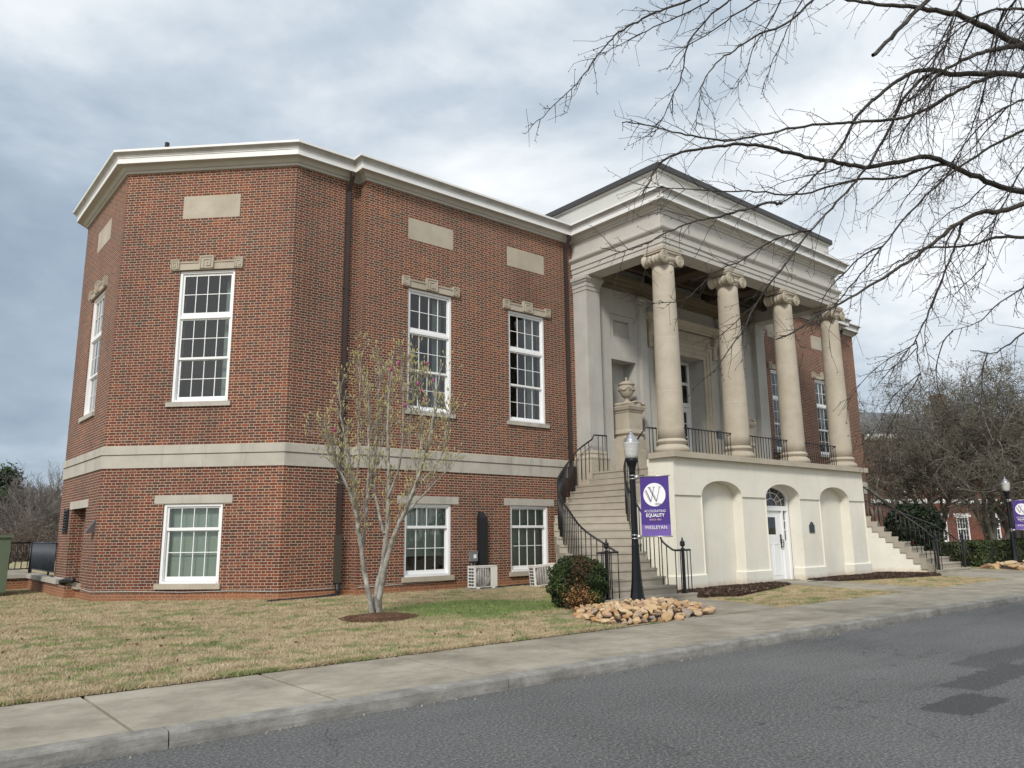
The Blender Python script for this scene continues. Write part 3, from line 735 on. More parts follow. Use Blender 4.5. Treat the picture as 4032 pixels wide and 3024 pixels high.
# ---- columns
def col_meshes():
    out = []
    b = MB(); pr = [(.50, 0)]
    for k in range(9): a = -math.pi/2+math.pi*k/8; pr.append((.44+.062*math.cos(a), .085+.08*math.sin(a)))
    pr += [(.43, .18), (.425, .20)]
    for k in range(7): a = math.pi*k/6; pr.append((.425-.035*math.sin(a), .20+.06*k/6))
    pr += [(.43, .27)]
    for k in range(7): a = -math.pi/2+math.pi*k/6; pr.append((.40+.04*math.cos(a), .315+.042*math.sin(a)))
    pr += [(.395, .36), (.395, .375), (.38, .39)]
    b.lathe((0, 0, 2.16), pr, 48); out.append(('base', b))
    b = MB(); pr = []
    def sr(z):
        t = (z-2.53)/(7.64-2.53); return .378-.062*t-.010*math.sin(math.pi*t)*0+.008*math.sin(math.pi*t)
    joints = (3.9, 5.45, 6.75)
    zs = sorted([2.53+i*(7.64-2.53)/16 for i in range(17)]+[j+d for j in joints for d in (-.006, -.005, .005, .006)])
    for z in zs:
        pr.append((sr(z), z))
    pr += [(.316, 7.64)]
    b.lathe((0, 0, 0), pr, 48)
    for q, f in enumerate(b.f):
        zz_ = [b.v[i][2] for i in f]
        if any(abs((min(zz_)+max(zz_))/2-j) < .004 and max(zz_)-min(zz_) < .012 for j in joints): b.mi[q] = 1
    out.append(('shaft', b))
    # Ionic capital: echinus, channel slab, two bolsters, four spiral volutes, abacus
    b = MB()
    b.lathe((0, 0, 0), [(.316, 7.64), (.345, 7.645), (.350, 7.665), (.330, 7.68), (.335, 7.70), (.385, 7.75), (.40, 7.79), (.39, 7.82), (.2, 7.83)], 40)
    b.box(-.34, .34, -.325, .325, 7.80, 7.965)
    b.box(-.37, .37, -.345, -.325, 7.955, 7.985); b.box(-.37, .37, .325, .345, 7.955, 7.985)
    b.box(-.40, .40, -.36, .36, 7.985, 8.035)
    b.prism([(-.42, -.38), (.42, -.38), (.42, .38), (-.42, .38)], 8.035, 8.125)
    R = .185; cz = 7.80
    for sx in (-1, 1):
        cx = sx*.345
        pr = [(.01, -.375), (R-.015, -.375), (R, -.365), (R, -.345), (R-.02, -.33), (R-.025, -.27), (R-.05, -.20), (R-.052, -.15), (R-.04, -.145), (R-.04, -.125), (R-.058, -.12), (R-.068, -.05), (R-.045, -.045), (R-.045, .045), (R-.068, .05),
              (R-.058, .12), (R-.04, .125), (R-.04, .145), (R-.052, .15), (R-.05, .20), (R-.025, .27), (R-.02, .33), (R, .345), (R, .365), (R-.015, .375), (.01, .375)]
        b.lathe((cx, 0, cz), pr, 28, 'y')
        for sy in (-1, 1):
            pts = []; rad = []
            for k in range(58):
                th = k/57*2.6*2*math.pi; r = (R-.012)*(1-.80*(k/57)**.8)
                a = math.pi/2 + (th if sx > 0 else -th)*-1
                pts.append((cx+r*math.cos(a), sy*(.378), cz+r*math.sin(a))); rad.append(.0135*(1-.45*k/57))
            b.tube(pts, rad, 6)
            b.lathe((cx, sy*.378, cz), [(.001, -.02*1), (.028, -.012), (.028, .012), (.001, .02)], 12, 'y')
    for sy in (-1, 1):
        b.tube([(-.345+.0, sy*.374, cz+R-.012), (0, sy*.374, cz+R-.028), (.345, sy*.374, cz+R-.012)], .012, 6)
        for k in range(5):                                                # egg and dart
            x = -.13+.065*k; b.lathe((x, sy*.335, 7.735), [(.001, -.03), (.022, -.018), (.028, 0), (.022, .018), (.001, .03)], 10)
    out.append(('capital', b))
    return out
M_joint = mat('pale_joint', (.50, .46, .39), .9)
CM = [(n, mesh_of(n, mb_, [M_stone, M_joint], False)) for n, mb_ in col_meshes()]
CAPM = CM[2][1]
COLX = (17.32, 20.52, 23.72, 26.92); COLY = 13.70
for x in COLX:
    k = empty('column', (x, COLY, 2.16), 0, hall)
    for nm, me in CM: obj(nm, me, None, k, (x, COLY, 0))

# ---- corner piers and the wall behind the columns
def pier(x0):
    b = MB(); x1 = x0+.6; y0, y1 = 16.6, 17.3
    b.box(x0, x1, y0, y1, 2.2, 7.70)
    R_ = [(x0, y1), (x0, y0), (x1, y0), (x1, y1)]
    b.sweep(R_, [(0, 7.66), (.02, 7.66), (.02, 7.78), (.04, 7.785), (.04, 7.89), (.075, 7.93), (.095, 7.99), (.12, 8.0), (.13, 8.06), (.105, 8.07), (.105, 8.13), (0, 8.132)])
    k = obj('corner_pier', b, M_pier, hall, uv=False)
    b = MB(); b.sweep(R_, [(.0, 2.50), (.02, 2.49), (.035, 2.46), (.06, 2.43), (.065, 2.40), (.05, 2.375), (.06, 2.36), (.06, 2.345), (.10, 2.32), (.13, 2.27), (.125, 2.22), (.10, 2.205), (.16, 2.20), (.16, 1.4), (0, 1.4)])
    obj('base', b, M_stone, k, uv=False)
pier(17.06); pier(26.58)
b = MB()
NX = (18.34, 19.54); WX0, WX1 = 17.66, 26.58
ops = [(NX[0]-WX0, NX[1]-WX0, 2.96, 5.60, .55, True), (20.97-WX0, 23.27-WX0, 1.8, 6.20, .70)]
ops += [(CX-NX[1]-WX0, CX-NX[0]-WX0, 2.96, 5.60, .55, True)]
ops += [(NX[0]-WX0, NX[1]-WX0, 6.20, 7.16, .05), (CX-NX[1]-WX0, CX-NX[0]-WX0, 6.20, 7.16, .05)]
b.wall((WX0, 16.8), (1, 0), WX1-WX0, 1.4, 8.85, ops)
for x0, x1 in (NX, (CX-NX[1], CX-NX[0])):
    b.wall((x0, 16.85), (1, 0), x1-x0, 6.20, 7.16, [(.20, x1-x0-.20, 6.40, 6.97, .12, True)])
obj('portico_wall', b, M_pier, hall, uv=False)
for x0 in (19.72, CX-20.04):
    b = MB(); b.box(x0, x0+.32, 16.67, 16.81, 2.2, 7.62)
    R_ = [(x0, 16.8), (x0, 16.67), (x0+.32, 16.67), (x0+.32, 16.8)]
    b.sweep(R_, [(0, 7.58), (.02, 7.6), (.02, 7.70), (.05, 7.75), (.08, 7.82), (.08, 7.88), (0, 7.98)])
    b.sweep(R_, [(0, 2.5), (.05, 2.42), (.05, 2.36), (.09, 2.30), (.09, 2.21), (.11, 2.2), (.11, 1.8), (0, 1.8)])
    obj('pilaster', b, M_pier, hall, uv=False)
# door surround with frieze of discs, scroll brackets and cornice
b = MB(); ex0, ex1 = 20.97, 23.27
for o_, w_, pr_ in ((0, .17, .05), (.17, .15, .075), (.32, .17, .10)):
    a0, a1 = ex0-o_-w_, ex1+o_+w_; zt = 6.20+o_+w_
    b.box(a0, a0+w_, 16.8-pr_, 16.81, 1.8, zt); b.box(a1-w_, a1, 16.8-pr_, 16.81, 1.8, zt); b.box(a0+w_, a1-w_, 16.8-pr_, 16.81, zt-w_, zt)
b.box(20.44, 23.80, 16.66, 16.81, 6.69, 6.75)
b.box(20.50, 23.74, 16.74, 16.81, 6.75, 7.12)
for k in range(9):
    x = 20.78+k*(23.46-20.78)/8
    b.tube([(x+.13*math.cos(a_*math.pi/10), 16.74, 6.93+.13*math.sin(a_*math.pi/10)) for a_ in range(21)], .014, 5, cap=False)
b.sweep([(20.2, 16.81), (20.2, 16.66), (24.04, 16.66), (24.04, 16.81)], [(0, 7.12), (.03, 7.12), (.04, 7.17), (.12, 7.21), (.13, 7.30), (.18, 7.36), (.20, 7.42), (-.15, 7.43)])
obj('door_surround', b, M_stone, hall, uv=False)
for x in (20.28, CX-20.28):
    b = MB()
    pr = [(0, 7.12), (-.24, 7.12), (-.26, 7.02), (-.24, 6.92), (-.17, 6.80), (-.12, 6.66), (-.11, 6.50), (-.14, 6.40), (-.12, 6.30), (-.05, 6.25), (0, 6.25)]
    lo = [b.P((x-.11, 16.81+y, z)) for y, z in pr]; hi = [b.P((x+.11, 16.81+y, z)) for y, z in pr]
    b.facei(lo); b.facei(hi[::-1])
    for k in range(len(pr)): j = (k+1) % len(pr); b.facei([lo[k], hi[k], hi[j], lo[j]])
    b.lathe((x, 16.62, 7.02), [(.001, -.125), (.07, -.125), (.07, .125), (.001, .125)], 16, 'x'); b.lathe((x, 16.72, 6.38), [(.001, -.125), (.05, -.125), (.05, .125), (.001, .125)], 14, 'x')
    obj('scroll_bracket', b, M_stone, hall, uv=False)
# great door
k = MB(); y = 17.44
k.box(ex0, ex0+.08, y, y+.10, 1.8, 6.2); k.box(ex1-.08, ex1, y, y+.10, 1.8, 6.2); k.box(ex0+.08, ex1-.08, y, y+.10, 6.10, 6.2)
k.box(22.06, 22.18, y-.005, y+.09, 1.8, 6.1); k.box(ex0+.08, ex1-.08, y+.002, y+.09, 5.33, 5.43); k.box(ex0+.08, ex1-.08, y-.01, y+.09, 4.50, 4.66)
door = obj('great_door', k, M_winwhite, hall, uv=False)
k = MB()
for a0, a1 in ((ex0+.08, 22.06), (22.18, ex1-.08)):
    k.box(a0+.005, a0+.15, y+.02, y+.07, 1.82, 4.49); k.box(a1-.15, a1-.005, y+.02, y+.07, 1.82, 4.49)
    k.box(a0+.15, a1-.15, y+.02, y+.07, 4.32, 4.49); k.box(a0+.15, a1-.15, y+.02, y+.07, 1.82, 2.25)
    for z in (2.85, 3.4, 3.9): k.box(a0+.15, a1-.15, y+.03, y+.06, z-.02, z+.02)
obj('leaf', k, M_winwhite, door, uv=False)
k = MB(); k.face([(ex0, y+.055, 1.8), (ex1, y+.055, 1.8), (ex1, y+.055, 6.2), (ex0, y+.055, 6.2)]); obj('pane', k, M_glass, door, uv=False)
k = MB(); k.box(ex0-.4, ex1+.4, y+.5, y+.6, 1.7, 6.4); k.box(ex0-.02, ex0, y+.1, y+.6, 1.7, 6.4); k.box(ex1, ex1+.02, y+.1, y+.6, 1.7, 6.4); obj('room', k, M_dark, door, uv=False)
# urn plinths in the niches
def plinth_mb():
    b = MB(); x0, x1, y0, y1 = 18.62, 19.26, 16.385, 17.3
    R_ = [(x0, y1), (x0, y0), (x1, y0), (x1, y1)]
    b.box(x0, x1, y0, y1, 2.9, 3.95)
    b.sweep(R_, [(0, 3.80), (.02, 3.82), (.03, 3.86), (.07, 3.90), (.09, 3.96), (.10, 3.98), (.10, 4.03), (-.1, 4.06)])
    b.sweep(R_, [(0, 3.26), (.03, 3.22), (.04, 3.18), (.06, 3.16), (.06, 3.12), (0, 3.10)])
    b.sweep([(x0-.0, y1-.3), (x0, y0), (x1, y0), (x1, y1-.3)], [(.0, 3.02), (.02, 2.98), (.02, 2.6), (.05, 2.58), (.05, 1.8), (0, 1.8)])
    b.box(x0-.25, x1+.25, y0+.05, 16.85, 1.8, 2.95)
    b.lathe((18.94, 16.73, 0), [(.001, 4.03), (.25, 4.03), (.25, 4.09), (.21, 4.13), (.001, 4.14)], 24)
    # scrolled top
    b.tube([(x0-.05, 16.32, 4.06), (x0+.05, 16.31, 4.09), (18.80, 16.305, 4.14), (18.94, 16.305, 4.165), (19.08, 16.305, 4.14), (x1-.05, 16.31, 4.09), (x1+.05, 16.32, 4.06)], .032, 8)
    for x in (x0-.02, x1+.02): b.lathe((x, 16.8, 4.09), [(.001, -.5), (.055, -.5), (.06, -.47), (.042, -.40), (.042, -.2), (.06, 0), (.055, .3), (.001, .3)], 16, 'y')
    return b
PL = plinth_mb(); obj('urn_plinth', PL, M_stone, hall, uv=False)
c = MB()
for f in PL.f: c.facei([c.P((CX-PL.v[i][0], PL.v[i][1], PL.v[i][2])) for i in f][::-1])
obj('urn_plinth', c, M_stone, hall, uv=False)

# ---- podium with its three arches
AX = (18.965, 22.16, 25.355); AR = .97; ZS = .985; RISE = .44
def arc(cx, n=20, r=AR, rise=RISE):
    # flattened arch: nearly upright at the springing
    out = []
    for k in range(n+1):
        a = math.pi*(1-k/n); out.append((cx+r*math.cos(a), ZS+rise*(math.sin(a)**.92)))
    return out
def podium():
    b = MB(); Y = 13.28; x0, x1 = 16.80, 27.44
    # upper zone, proud by 35 mm, cut by the arches
    for yy, first in ((Y, True),):
        segs = []; x = x0
        for cx in AX: segs.append((x, cx-AR)); x = cx+AR
        segs.append((x, x1))
        for a0, a1 in segs: b.face([(a0, Y, ZS), (a1, Y, ZS), (a1, Y, 2.0), (a0, Y, 2.0)])
        for cx in AX:
            p = arc(cx)
            for (xa, za), (xb, zb) in zip(p, p[1:]): b.face([(xa, Y, za), (xb, Y, zb), (xb, Y, 2.0), (xa, Y, 2.0)])
        # under edge of the proud zone and lower zone
        for a0, a1 in segs:
            b.face([(a0, Y, ZS), (a0, Y+.04, ZS), (a1, Y+.04, ZS), (a1, Y, ZS)])
            b.face([(a0, Y+.04, -2), (a1, Y+.04, -2), (a1, Y+.04, ZS), (a0, Y+.04, ZS)])
            # base course
            b0, b1 = a0-(0 if a0 == x0 else 0), a1+(.03 if a1 == x1 else 0)
            b.sweep([(b0+.0, Y+.34), (b0, Y+.04), (b1, Y+.04), (b1, Y+.34)], [(0, -2), (.055, -2), (.055, -1.17), (.03, -1.145), (0, -1.14)])
    # reveals and back of the recesses
    for i, cx in enumerate(AX):
        dep = .33 if i != 1 else .42; p = [(cx-AR, -2)]+arc(cx)+[(cx+AR, -2)]
        b.smooth = False
        for (xa, za), (xb, zb) in zip(p, p[1:]): b.face([(xa, Y, za), (xa, Y+dep, za), (xb, Y+dep, zb), (xb, Y, zb)])
        if i != 1:
            q = [(x_, Y+dep, z_) for x_, z_ in p]; b.face(q)
    # side faces
    b.face([(x1, Y, -2), (x1, 17.2, -2), (x1, 17.2, 2.0), (x1, Y, 2.0)])
    b.face([(x0, 14.2, -2), (x0, Y, -2), (x0, Y, 2.0), (x0, 14.2, 2.0)])
    return b
pod = obj('podium', podium(), M_stucco, hall, uv=False)
b = MB()
b.prism([(16.70, 14.05), (16.66, 13.12), (27.62, 13.12), (27.62, 14.25), (17.0, 14.25)], 2.0, 2.16)
obj('coping', b, M_stone, hall, uv=False)
b = MB(); b.prism([(17.0, 16.9), (16.9, 14.2), (27.3, 14.2), (27.3, 16.9)], 1.5, 1.80); b.box(ex0, ex1, 16.8, 17.5, 1.6, 1.802)
obj('terrace_floor', b, M_conc, hall, uv=False)
# podium door
Y = 13.28+.42
k = MB(); DX = 22.14
k.box(DX-.97, DX-.86, Y, Y+.1, -1.56, .98); k.box(DX+.86, DX+.97, Y, Y+.1, -1.56, .98)
k.box(DX-.86, DX+.86, Y-.01, Y+.1, .62, .77)
for xs in (-1, 1): k.box(DX+xs*.58-.035, DX+xs*.58+.035, Y-.005, Y+.1, -1.56, .62)
pts = arc(AX[1], 24)
for (xa, za), (xb, zb) in zip(pts, pts[1:]):
    f = .89; g = lambda x_, z_: (AX[1]+(x_-AX[1])*f, ZS-.2+(z_-ZS+.2)*.86-.0)
    xc, zc_ = g(xa, za); xd, zd_ = g(xb, zb)
    k.face([(xa, Y, za), (xb, Y, zb), (xd, Y, zd_), (xc, Y, zc_)]); k.face([(xc, Y, zc_), (xd, Y, zd_), (xd, Y+.08, zd_), (xc, Y+.08, zc_)])
# fanlight bars
for a in (25, 52, 90, 128, 155):
    a = RAD(a); k.tube([(AX[1]+.30*math.cos(a), Y+.04, .79+.21*math.sin(a)), (AX[1]+.87*math.cos(a), Y+.04, .79+.56*math.sin(a))], .012, 5)
for r, rz_ in ((.30, .21), (.60, .40)):
    k.tube([(AX[1]+r*math.cos(math.pi*q/16), Y+.04, .79+rz_*math.sin(math.pi*q/16)) for q in range(17)], .013, 5)
pd = obj('podium_door', k, M_winwhite, hall, uv=False)
k = MB(); k.box(DX-.54, DX+.54, Y+.05, Y+.09, -1.52, -.12); k.box(DX-.54, DX-.36, Y+.05, Y+.09, -.12, .61); k.box(DX+.24, DX+.54, Y+.05, Y+.09, -.12, .61); k.box(DX-.36, DX+.24, Y+.05, Y+.09, .42, .61)
for x0_, x1_ in ((-.44, -.04), (.04, .44)):
    for q in ((x0_, x0_+.018, -1.35, -.42), (x1_-.018, x1_, -1.35, -.42), (x0_, x1_, -1.37, -1.35), (x0_, x1_, -.42, -.40)): k.box(DX+q[0], DX+q[1], Y+.038, Y+.052, q[2], q[3])
lf = obj('leaf', k, M_winwhite, pd, uv=False)
k = MB()
for s_ in (-1, 1):
    x = DX+s_*.74
    k.box(x-.125, x-.06, Y+.03, Y+.09, -1.52, .62); k.box(x+.06, x+.125, Y+.03, Y+.09, -1.52, .62); k.box(x-.06, x+.06, Y+.03, Y+.09, -1.52, -.32)
    for z in (.02, .30): k.box(x-.06, x+.06, Y+.04, Y+.08, z-.018, z+.018)
obj('sidelight', k, M_winwhite, pd, uv=False)
k = MB(); k.face([(DX-.9, Y+.06, -.35), (DX+.9, Y+.06, -.35), (DX+.9, Y+.06, .62), (DX-.9, Y+.06, .62)]); k.face([(DX-.9, Y+.06, .76), (DX+.9, Y+.06, .76), (DX+.9, Y+.06, 1.4), (DX-.9, Y+.06, 1.4)])
obj('pane', k, M_glass, pd, uv=False)
k = MB(); k.smooth = True; hx = DX+.46; k.box(hx-.025, hx+.025, Y+.02, Y+.05, -.55, -.12); k.tube([(hx, Y+.03, -.28), (hx, Y-.05, -.30), (hx, Y-.06, -.40), (hx, Y-.04, -.50), (hx, Y+.03, -.52)], .014, 6)
obj('handle', k, M_black, pd, uv=False)
k = MB(); k.box(DX-1.2, DX+1.2, Y+.6, Y+.7, -1.6, 1.5); obj('room', k, M_dark, pd, uv=False)
k = MB(); k.box(DX-.6, DX+.6, 13.28, 13.29+.42, -1.56, -1.50); obj('threshold', k, M_walk, pd, uv=False)
k = MB(); k.prism([(22.5, 12.75), (23.3, 12.65), (23.35, 13.2), (22.5, 13.28)], -1.545, -1.535)
tag(obj('door_mat', k, M_plastic, uv=False), 'black rubber mat on the path before the white podium door', 'door mat')
# dark shield-shaped plaque
k = MB(); py_ = 13.32
sh = [(x_*.78, z_*.72+.06) for x_, z_ in [(-.19, -.16), (.19, -.16), (.19, .17), (.12, .20), (.09, .27), (.0, .32), (-.09, .27), (-.12, .20), (-.19, .17)]]
lo = [k.P((23.77+x_, py_-.03, -.02+z_)) for x_, z_ in sh]; hi = [k.P((23.77+x_, py_, -.02+z_)) for x_, z_ in sh]
k.facei(lo)
for i in range(len(sh)): j = (i+1) % len(sh); k.facei([lo[i], hi[i], hi[j], lo[j]])
tag(obj('plaque', k, M_slate, uv=False), 'small dark plaque with a peaked top on the cream podium wall beside the white door', 'plaque')

# ---- the two curving stairs
ZN = lambda n: 1.80-.1888*(18-n)
O_ = [(12.25, 11.70), (12.25, 12.0), (12.33, 12.35), (12.47, 12.72), (12.68, 13.12), (12.9, 13.5), (13.12, 13.93), (13.4, 14.33), (13.72, 14.75), (14.1, 15.17), (14.55, 15.62), (15.1, 16.07), (15.6, 16.45), (16.08, 16.8), (16.5, 17.02), (16.80, 17.15), (16.93, 16.84), (16.93, 16.42)]
I_ = [(15.42, 11.66), (14.98, 11.90), (14.90, 12.16), (14.88, 12.39), (14.93, 12.61), (14.99, 12.81), (15.05, 12.99), (15.13, 13.18), (15.23, 13.38), (15.35, 13.55), (15.49, 13.71), (15.63, 13.86), (15.80, 13.98), (15.98, 14.06), (16.18, 14.12), (16.40, 14.15), (16.60, 14.16), (16.76, 14.16)]
def stair(m):
    st = empty('staircase', (m((14.5, 14))[0], 14, -1.6), 0, hall)
    fl = (lambda P_: P_[::-1]) if m is not ident else (lambda P_: P_)
    for n in range(1, 19):
        i = n-1; z1 = ZN(n); z0 = -1.75 if n == 1 else ZN(n)-.1888+.001
        a, c_ = O_[i], I_[i]
        nxt = min(i+2, 17)
        poly = [a]+[O_[q] for q in range(i+1, nxt+1)]+[I_[q] for q in range(nxt, i-1, -1)]
        if n == 18: poly = [(16.93, 16.42), (17.05, 16.42), (17.05, 14.16), (16.76, 14.16)]
        if n == 17: poly = [O_[16], O_[17], I_[17], I_[16]]
        b = MB(); cx_ = sum(p[0] for p in poly)/len(poly); cy_ = sum(p[1] for p in poly)/len(poly)
        b.prism(fl([m(p) for p in poly]), z1-.052, z1)
        if n < 18: 
            q = [(p[0]+(P2[0]-p[0])*min(.022/max(math.dist(p, P2), .05), .3), p[1]+(P2[1]-p[1])*min(.022/max(math.dist(p, P2), .05), .3)) if q_ in (0, len(poly)-1) else p for q_, (p, P2) in enumerate(zip(poly, [poly[1]]+poly[1:-1]+[poly[-2]]))]
        else: q = [(p[0]+.02, p[1]) for p in poly]
        b.prism(fl([m(p) for p in q]), z0, z1-.052)
        obj('step', b, M_conc, st, uv=False)
    # stucco body below the steps
    b = MB()
    for n in range(2, 18):
        i = n-1
        def inset(p, q, f): return (p[0]+(q[0]-p[0])*f, p[1]+(q[1]-p[1])*f)
        poly = [inset(O_[i], I_[i], .02), inset(O_[i+1], I_[i+1], .02), inset(I_[i+1], O_[i+1], .02), inset(I_[i], O_[i], .02)]
        b.prism(fl([m(p) for p in poly]), -1.9, ZN(n)-.19)
    obj('stair_body', b, M_stucco, st, uv=False)
    # curved wall under the inner edge up to the podium corner
    return st
ident = lambda p: p
stair(ident); stair(mir)
# ------------------------------------------------------------------ iron railings
def lerp(p, q, t): return tuple(a+(b_-a)*t for a, b_ in zip(p, q))
def resample(pts, step):
    out = [pts[0]]; acc = 0
    for p, q in zip(pts, pts[1:]):
        L = math.dist(p[:2], q[:2]); t = step-acc
        while t < L: out.append(lerp(p, q, t/L)); t += step
        acc = (acc+L) % step if L >= step-acc else acc+L
    return out
def smoothpts(pts, it=2):
    for _ in range(it):
        q = [pts[0]]
        for a, c_ in zip(pts, pts[1:]): q += [lerp(a, c_, .25), lerp(a, c_, .75)]
        pts = q+[pts[-1]]
    return pts
FINIAL = [(.001, 0), (.045, 0), (.045, .02), (.02, .035), (.02, .05), (.055, .075), (.062, .12), (.05, .15), (.06, .155), (.06, .17), (.03, .19), (.018, .21), (.026, .23), (.014, .25), (.001, .285)]
def stair_rail(m, pts, newel, lead, top, label, group):
    """pts: (x,y,tread z); newel (x,y); lead: end points of the level bar at the foot; top: level run at the head"""
    base = m(newel)
    r = empty('iron_railing', (base[0], base[1], ZN(1)))
    tag(r, label, 'railing', group)
    H = 1.0
    P_ = [(*m(p[:2]), p[2]) for p in pts]; z1 = ZN(1)+H
    rail = smoothpts([(x, y, z+H) for x, y, z in P_], 2)
    ld = [(*m(q), z1-.015) for q in lead]; tp = [(*m(q[:2]), q[2]) for q in top]
    b = MB(); b.tube([*ld[::-1][:1], *ld[:1], *rail, *tp], .024, 8); obj('handrail', b, M_black, r, uv=False)
    bal = []
    for (x, y, z) in resample(rail, .145)[1:]:
        # foot on the tread below
        best = min(range(len(P_)), key=lambda i: math.dist(P_[i][:2], (x, y))); zf = min(P_[best][2], z-H+.10)
        bal.append((x, y, zf-.01, z))
    for t in (0, .33, .78, 1.0): q = lerp(ld[0], ld[1], t); bal.append((q[0], q[1], ZN(1)-.01, q[2]))
    for (p, q) in zip(tp, tp[1:]):
        n = max(int(math.dist(p, q)/.13), 1)
        for k in range(1, n+1): s_ = lerp(p, q, k/n); bal.append((s_[0], s_[1], (top[0][3] if len(top[0]) > 3 else 1.8), s_[2]))
    for x, y, za, zb in bal: b = MB(); b.tube([(x, y, za), (x, y, zb)], .0125, 5); obj('baluster', b, M_black, r, uv=False)
    b = MB(); nx, ny = base
    b.box(nx-.028, nx+.028, ny-.028, ny+.028, ZN(1)-.01, z1+.02); b.box(nx-.05, nx+.05, ny-.05, ny+.05, ZN(1), ZN(1)+.03)
    nw = obj('newel', b, M_black, r, uv=False)
    b = MB(); b.lathe((nx, ny, z1+.01), FINIAL, 14); obj('finial', b, M_black, nw, uv=False)
    return r
def rp(i, f): a, c_ = O_[i], I_[i]; return (a[0]+(c_[0]-a[0])*f, a[1]+(c_[1]-a[1])*f, ZN(i+1))
outer = [(12.86, 11.86, ZN(1)), (12.72, 12.10, ZN(2)), (12.62, 12.42, ZN(3))]+[rp(i, .055) for i in range(3, 15)]+[(16.72, 16.98, ZN(16)), (16.86, 16.80, ZN(17)), (16.92, 16.42, ZN(18))]
inner = [(14.74, 11.80, ZN(1)), (14.66, 12.05, ZN(2))]+[(*lerp(I_[i], O_[i], .055), ZN(i+1)) for i in range(2, 17)]
for m, nm in ((ident, 'left'), (mir, 'right')):
    where = 'left of the near lamp post' if nm == 'left' else 'beyond the podium on the right'
    stair_rail(m, outer, (12.5, 11.80), [(12.86, 11.80), (12.2, 11.80)], [(16.95, 16.36, 2.93, 1.8), (17.45, 16.30, 2.93, 1.8)],
               'black iron railing on the outer curve of the stair '+where, 'stair railings')
    stair_rail(m, inner, (15.02, 11.72), [(14.74, 11.72), (15.3, 11.72)], [(16.58, 14.0, 2.87, 2.16), (16.98, 13.95, 2.87, 2.16)],
               'black iron railing on the inner edge of the stair '+where, 'stair railings')
for (xa, xb), lb in (((17.45, 19.68), 'between the first and second columns'), ((20.6, 22.76), 'between the second and third columns'), ((23.78, 25.88), 'between the third and fourth columns')):
    r = empty('iron_railing', ((xa+xb)/2, 13.35, 2.16)); tag(r, 'low black iron balcony railing '+lb, 'railing', 'balcony railings')
    b = MB(); b.tube([(xa-.1, 13.42, 2.855), (xa, 13.35, 2.855), (xb, 13.35, 2.855)], .02, 8); b.tube([(xb, 13.35, 2.855), (xb+.02, 13.36, 2.84), (xb+.02, 13.5, 2.80)], .014, 6); obj('handrail', b, M_black, r, uv=False)
    n = 15
    for k in range(n): x = xa+.05+(xb-xa-.10)*k/(n-1); b = MB(); b.tube([(x, 13.35, 2.15), (x, 13.35, 2.85)], .0125, 5); obj('baluster', b, M_black, r, uv=False)
b = MB(); b.box(19.03, 19.23, 13.34, 13.40, 2.66, 2.90)
tag(obj('junction_box', b, M_slate, uv=False), 'small black box on the balcony railing between the first two columns', 'box')
# ------------------------------------------------------------------ urn
u = empty('stone_urn', (18.94, 16.73, 4.14)); tag(u, 'lidded stone urn carved with garlands on a plinth in the portico niche', 'urn')
b = MB(); b.lathe((18.94, 16.73, 4.13), [(.001, 0), (.20, 0), (.20, .035), (.15, .05), (.085, .09), (.06, .14), (.075, .17), (.075, .19), (.055, .20)], 28); b.box(18.74, 19.14, 16.53, 16.93, 4.13, 4.155)
obj('foot', b, M_stone, u, uv=False)
b = MB(); b.lathe((18.94, 16.73, 4.32), [(.055, 0), (.11, .02), (.175, .08), (.225, .18), (.245, .28), (.25, .38), (.245, .43), (.275, .44), (.28, .465), (.2, .47)], 32); body = obj('body', b, M_stone, u, uv=False)
b = MB()
for k in range(5):
    a0 = -math.pi/2+k*math.pi*2/5-.5
    pts = []
    for q in range(13): t = q/12; a = a0+t*(2*math.pi/5-.12); pts.append((18.94+.262*math.cos(a), 16.73+.262*math.sin(a), 4.68-.11*math.sin(math.pi*t)))
    b.tube(pts, [.010+.014*math.sin(math.pi*q/12) for q in range(13)], 6); b.lathe((pts[0][0], pts[0][1], 4.66), [(.001, -.12), (.02, -.10), (.028, 0), (.035, .03), (.001, .05)], 8)
obj('garland', b, M_stone, body, uv=False)
b = MB(); b.lathe((18.94, 16.73, 4.785), [(.255, 0), (.25, .02), (.17, .075), (.08, .115), (.03, .13), (.025, .15), (.04, .17), (.042, .20), (.02, .235), (.001, .25)], 28); obj('lid', b, M_stone, u, uv=False)

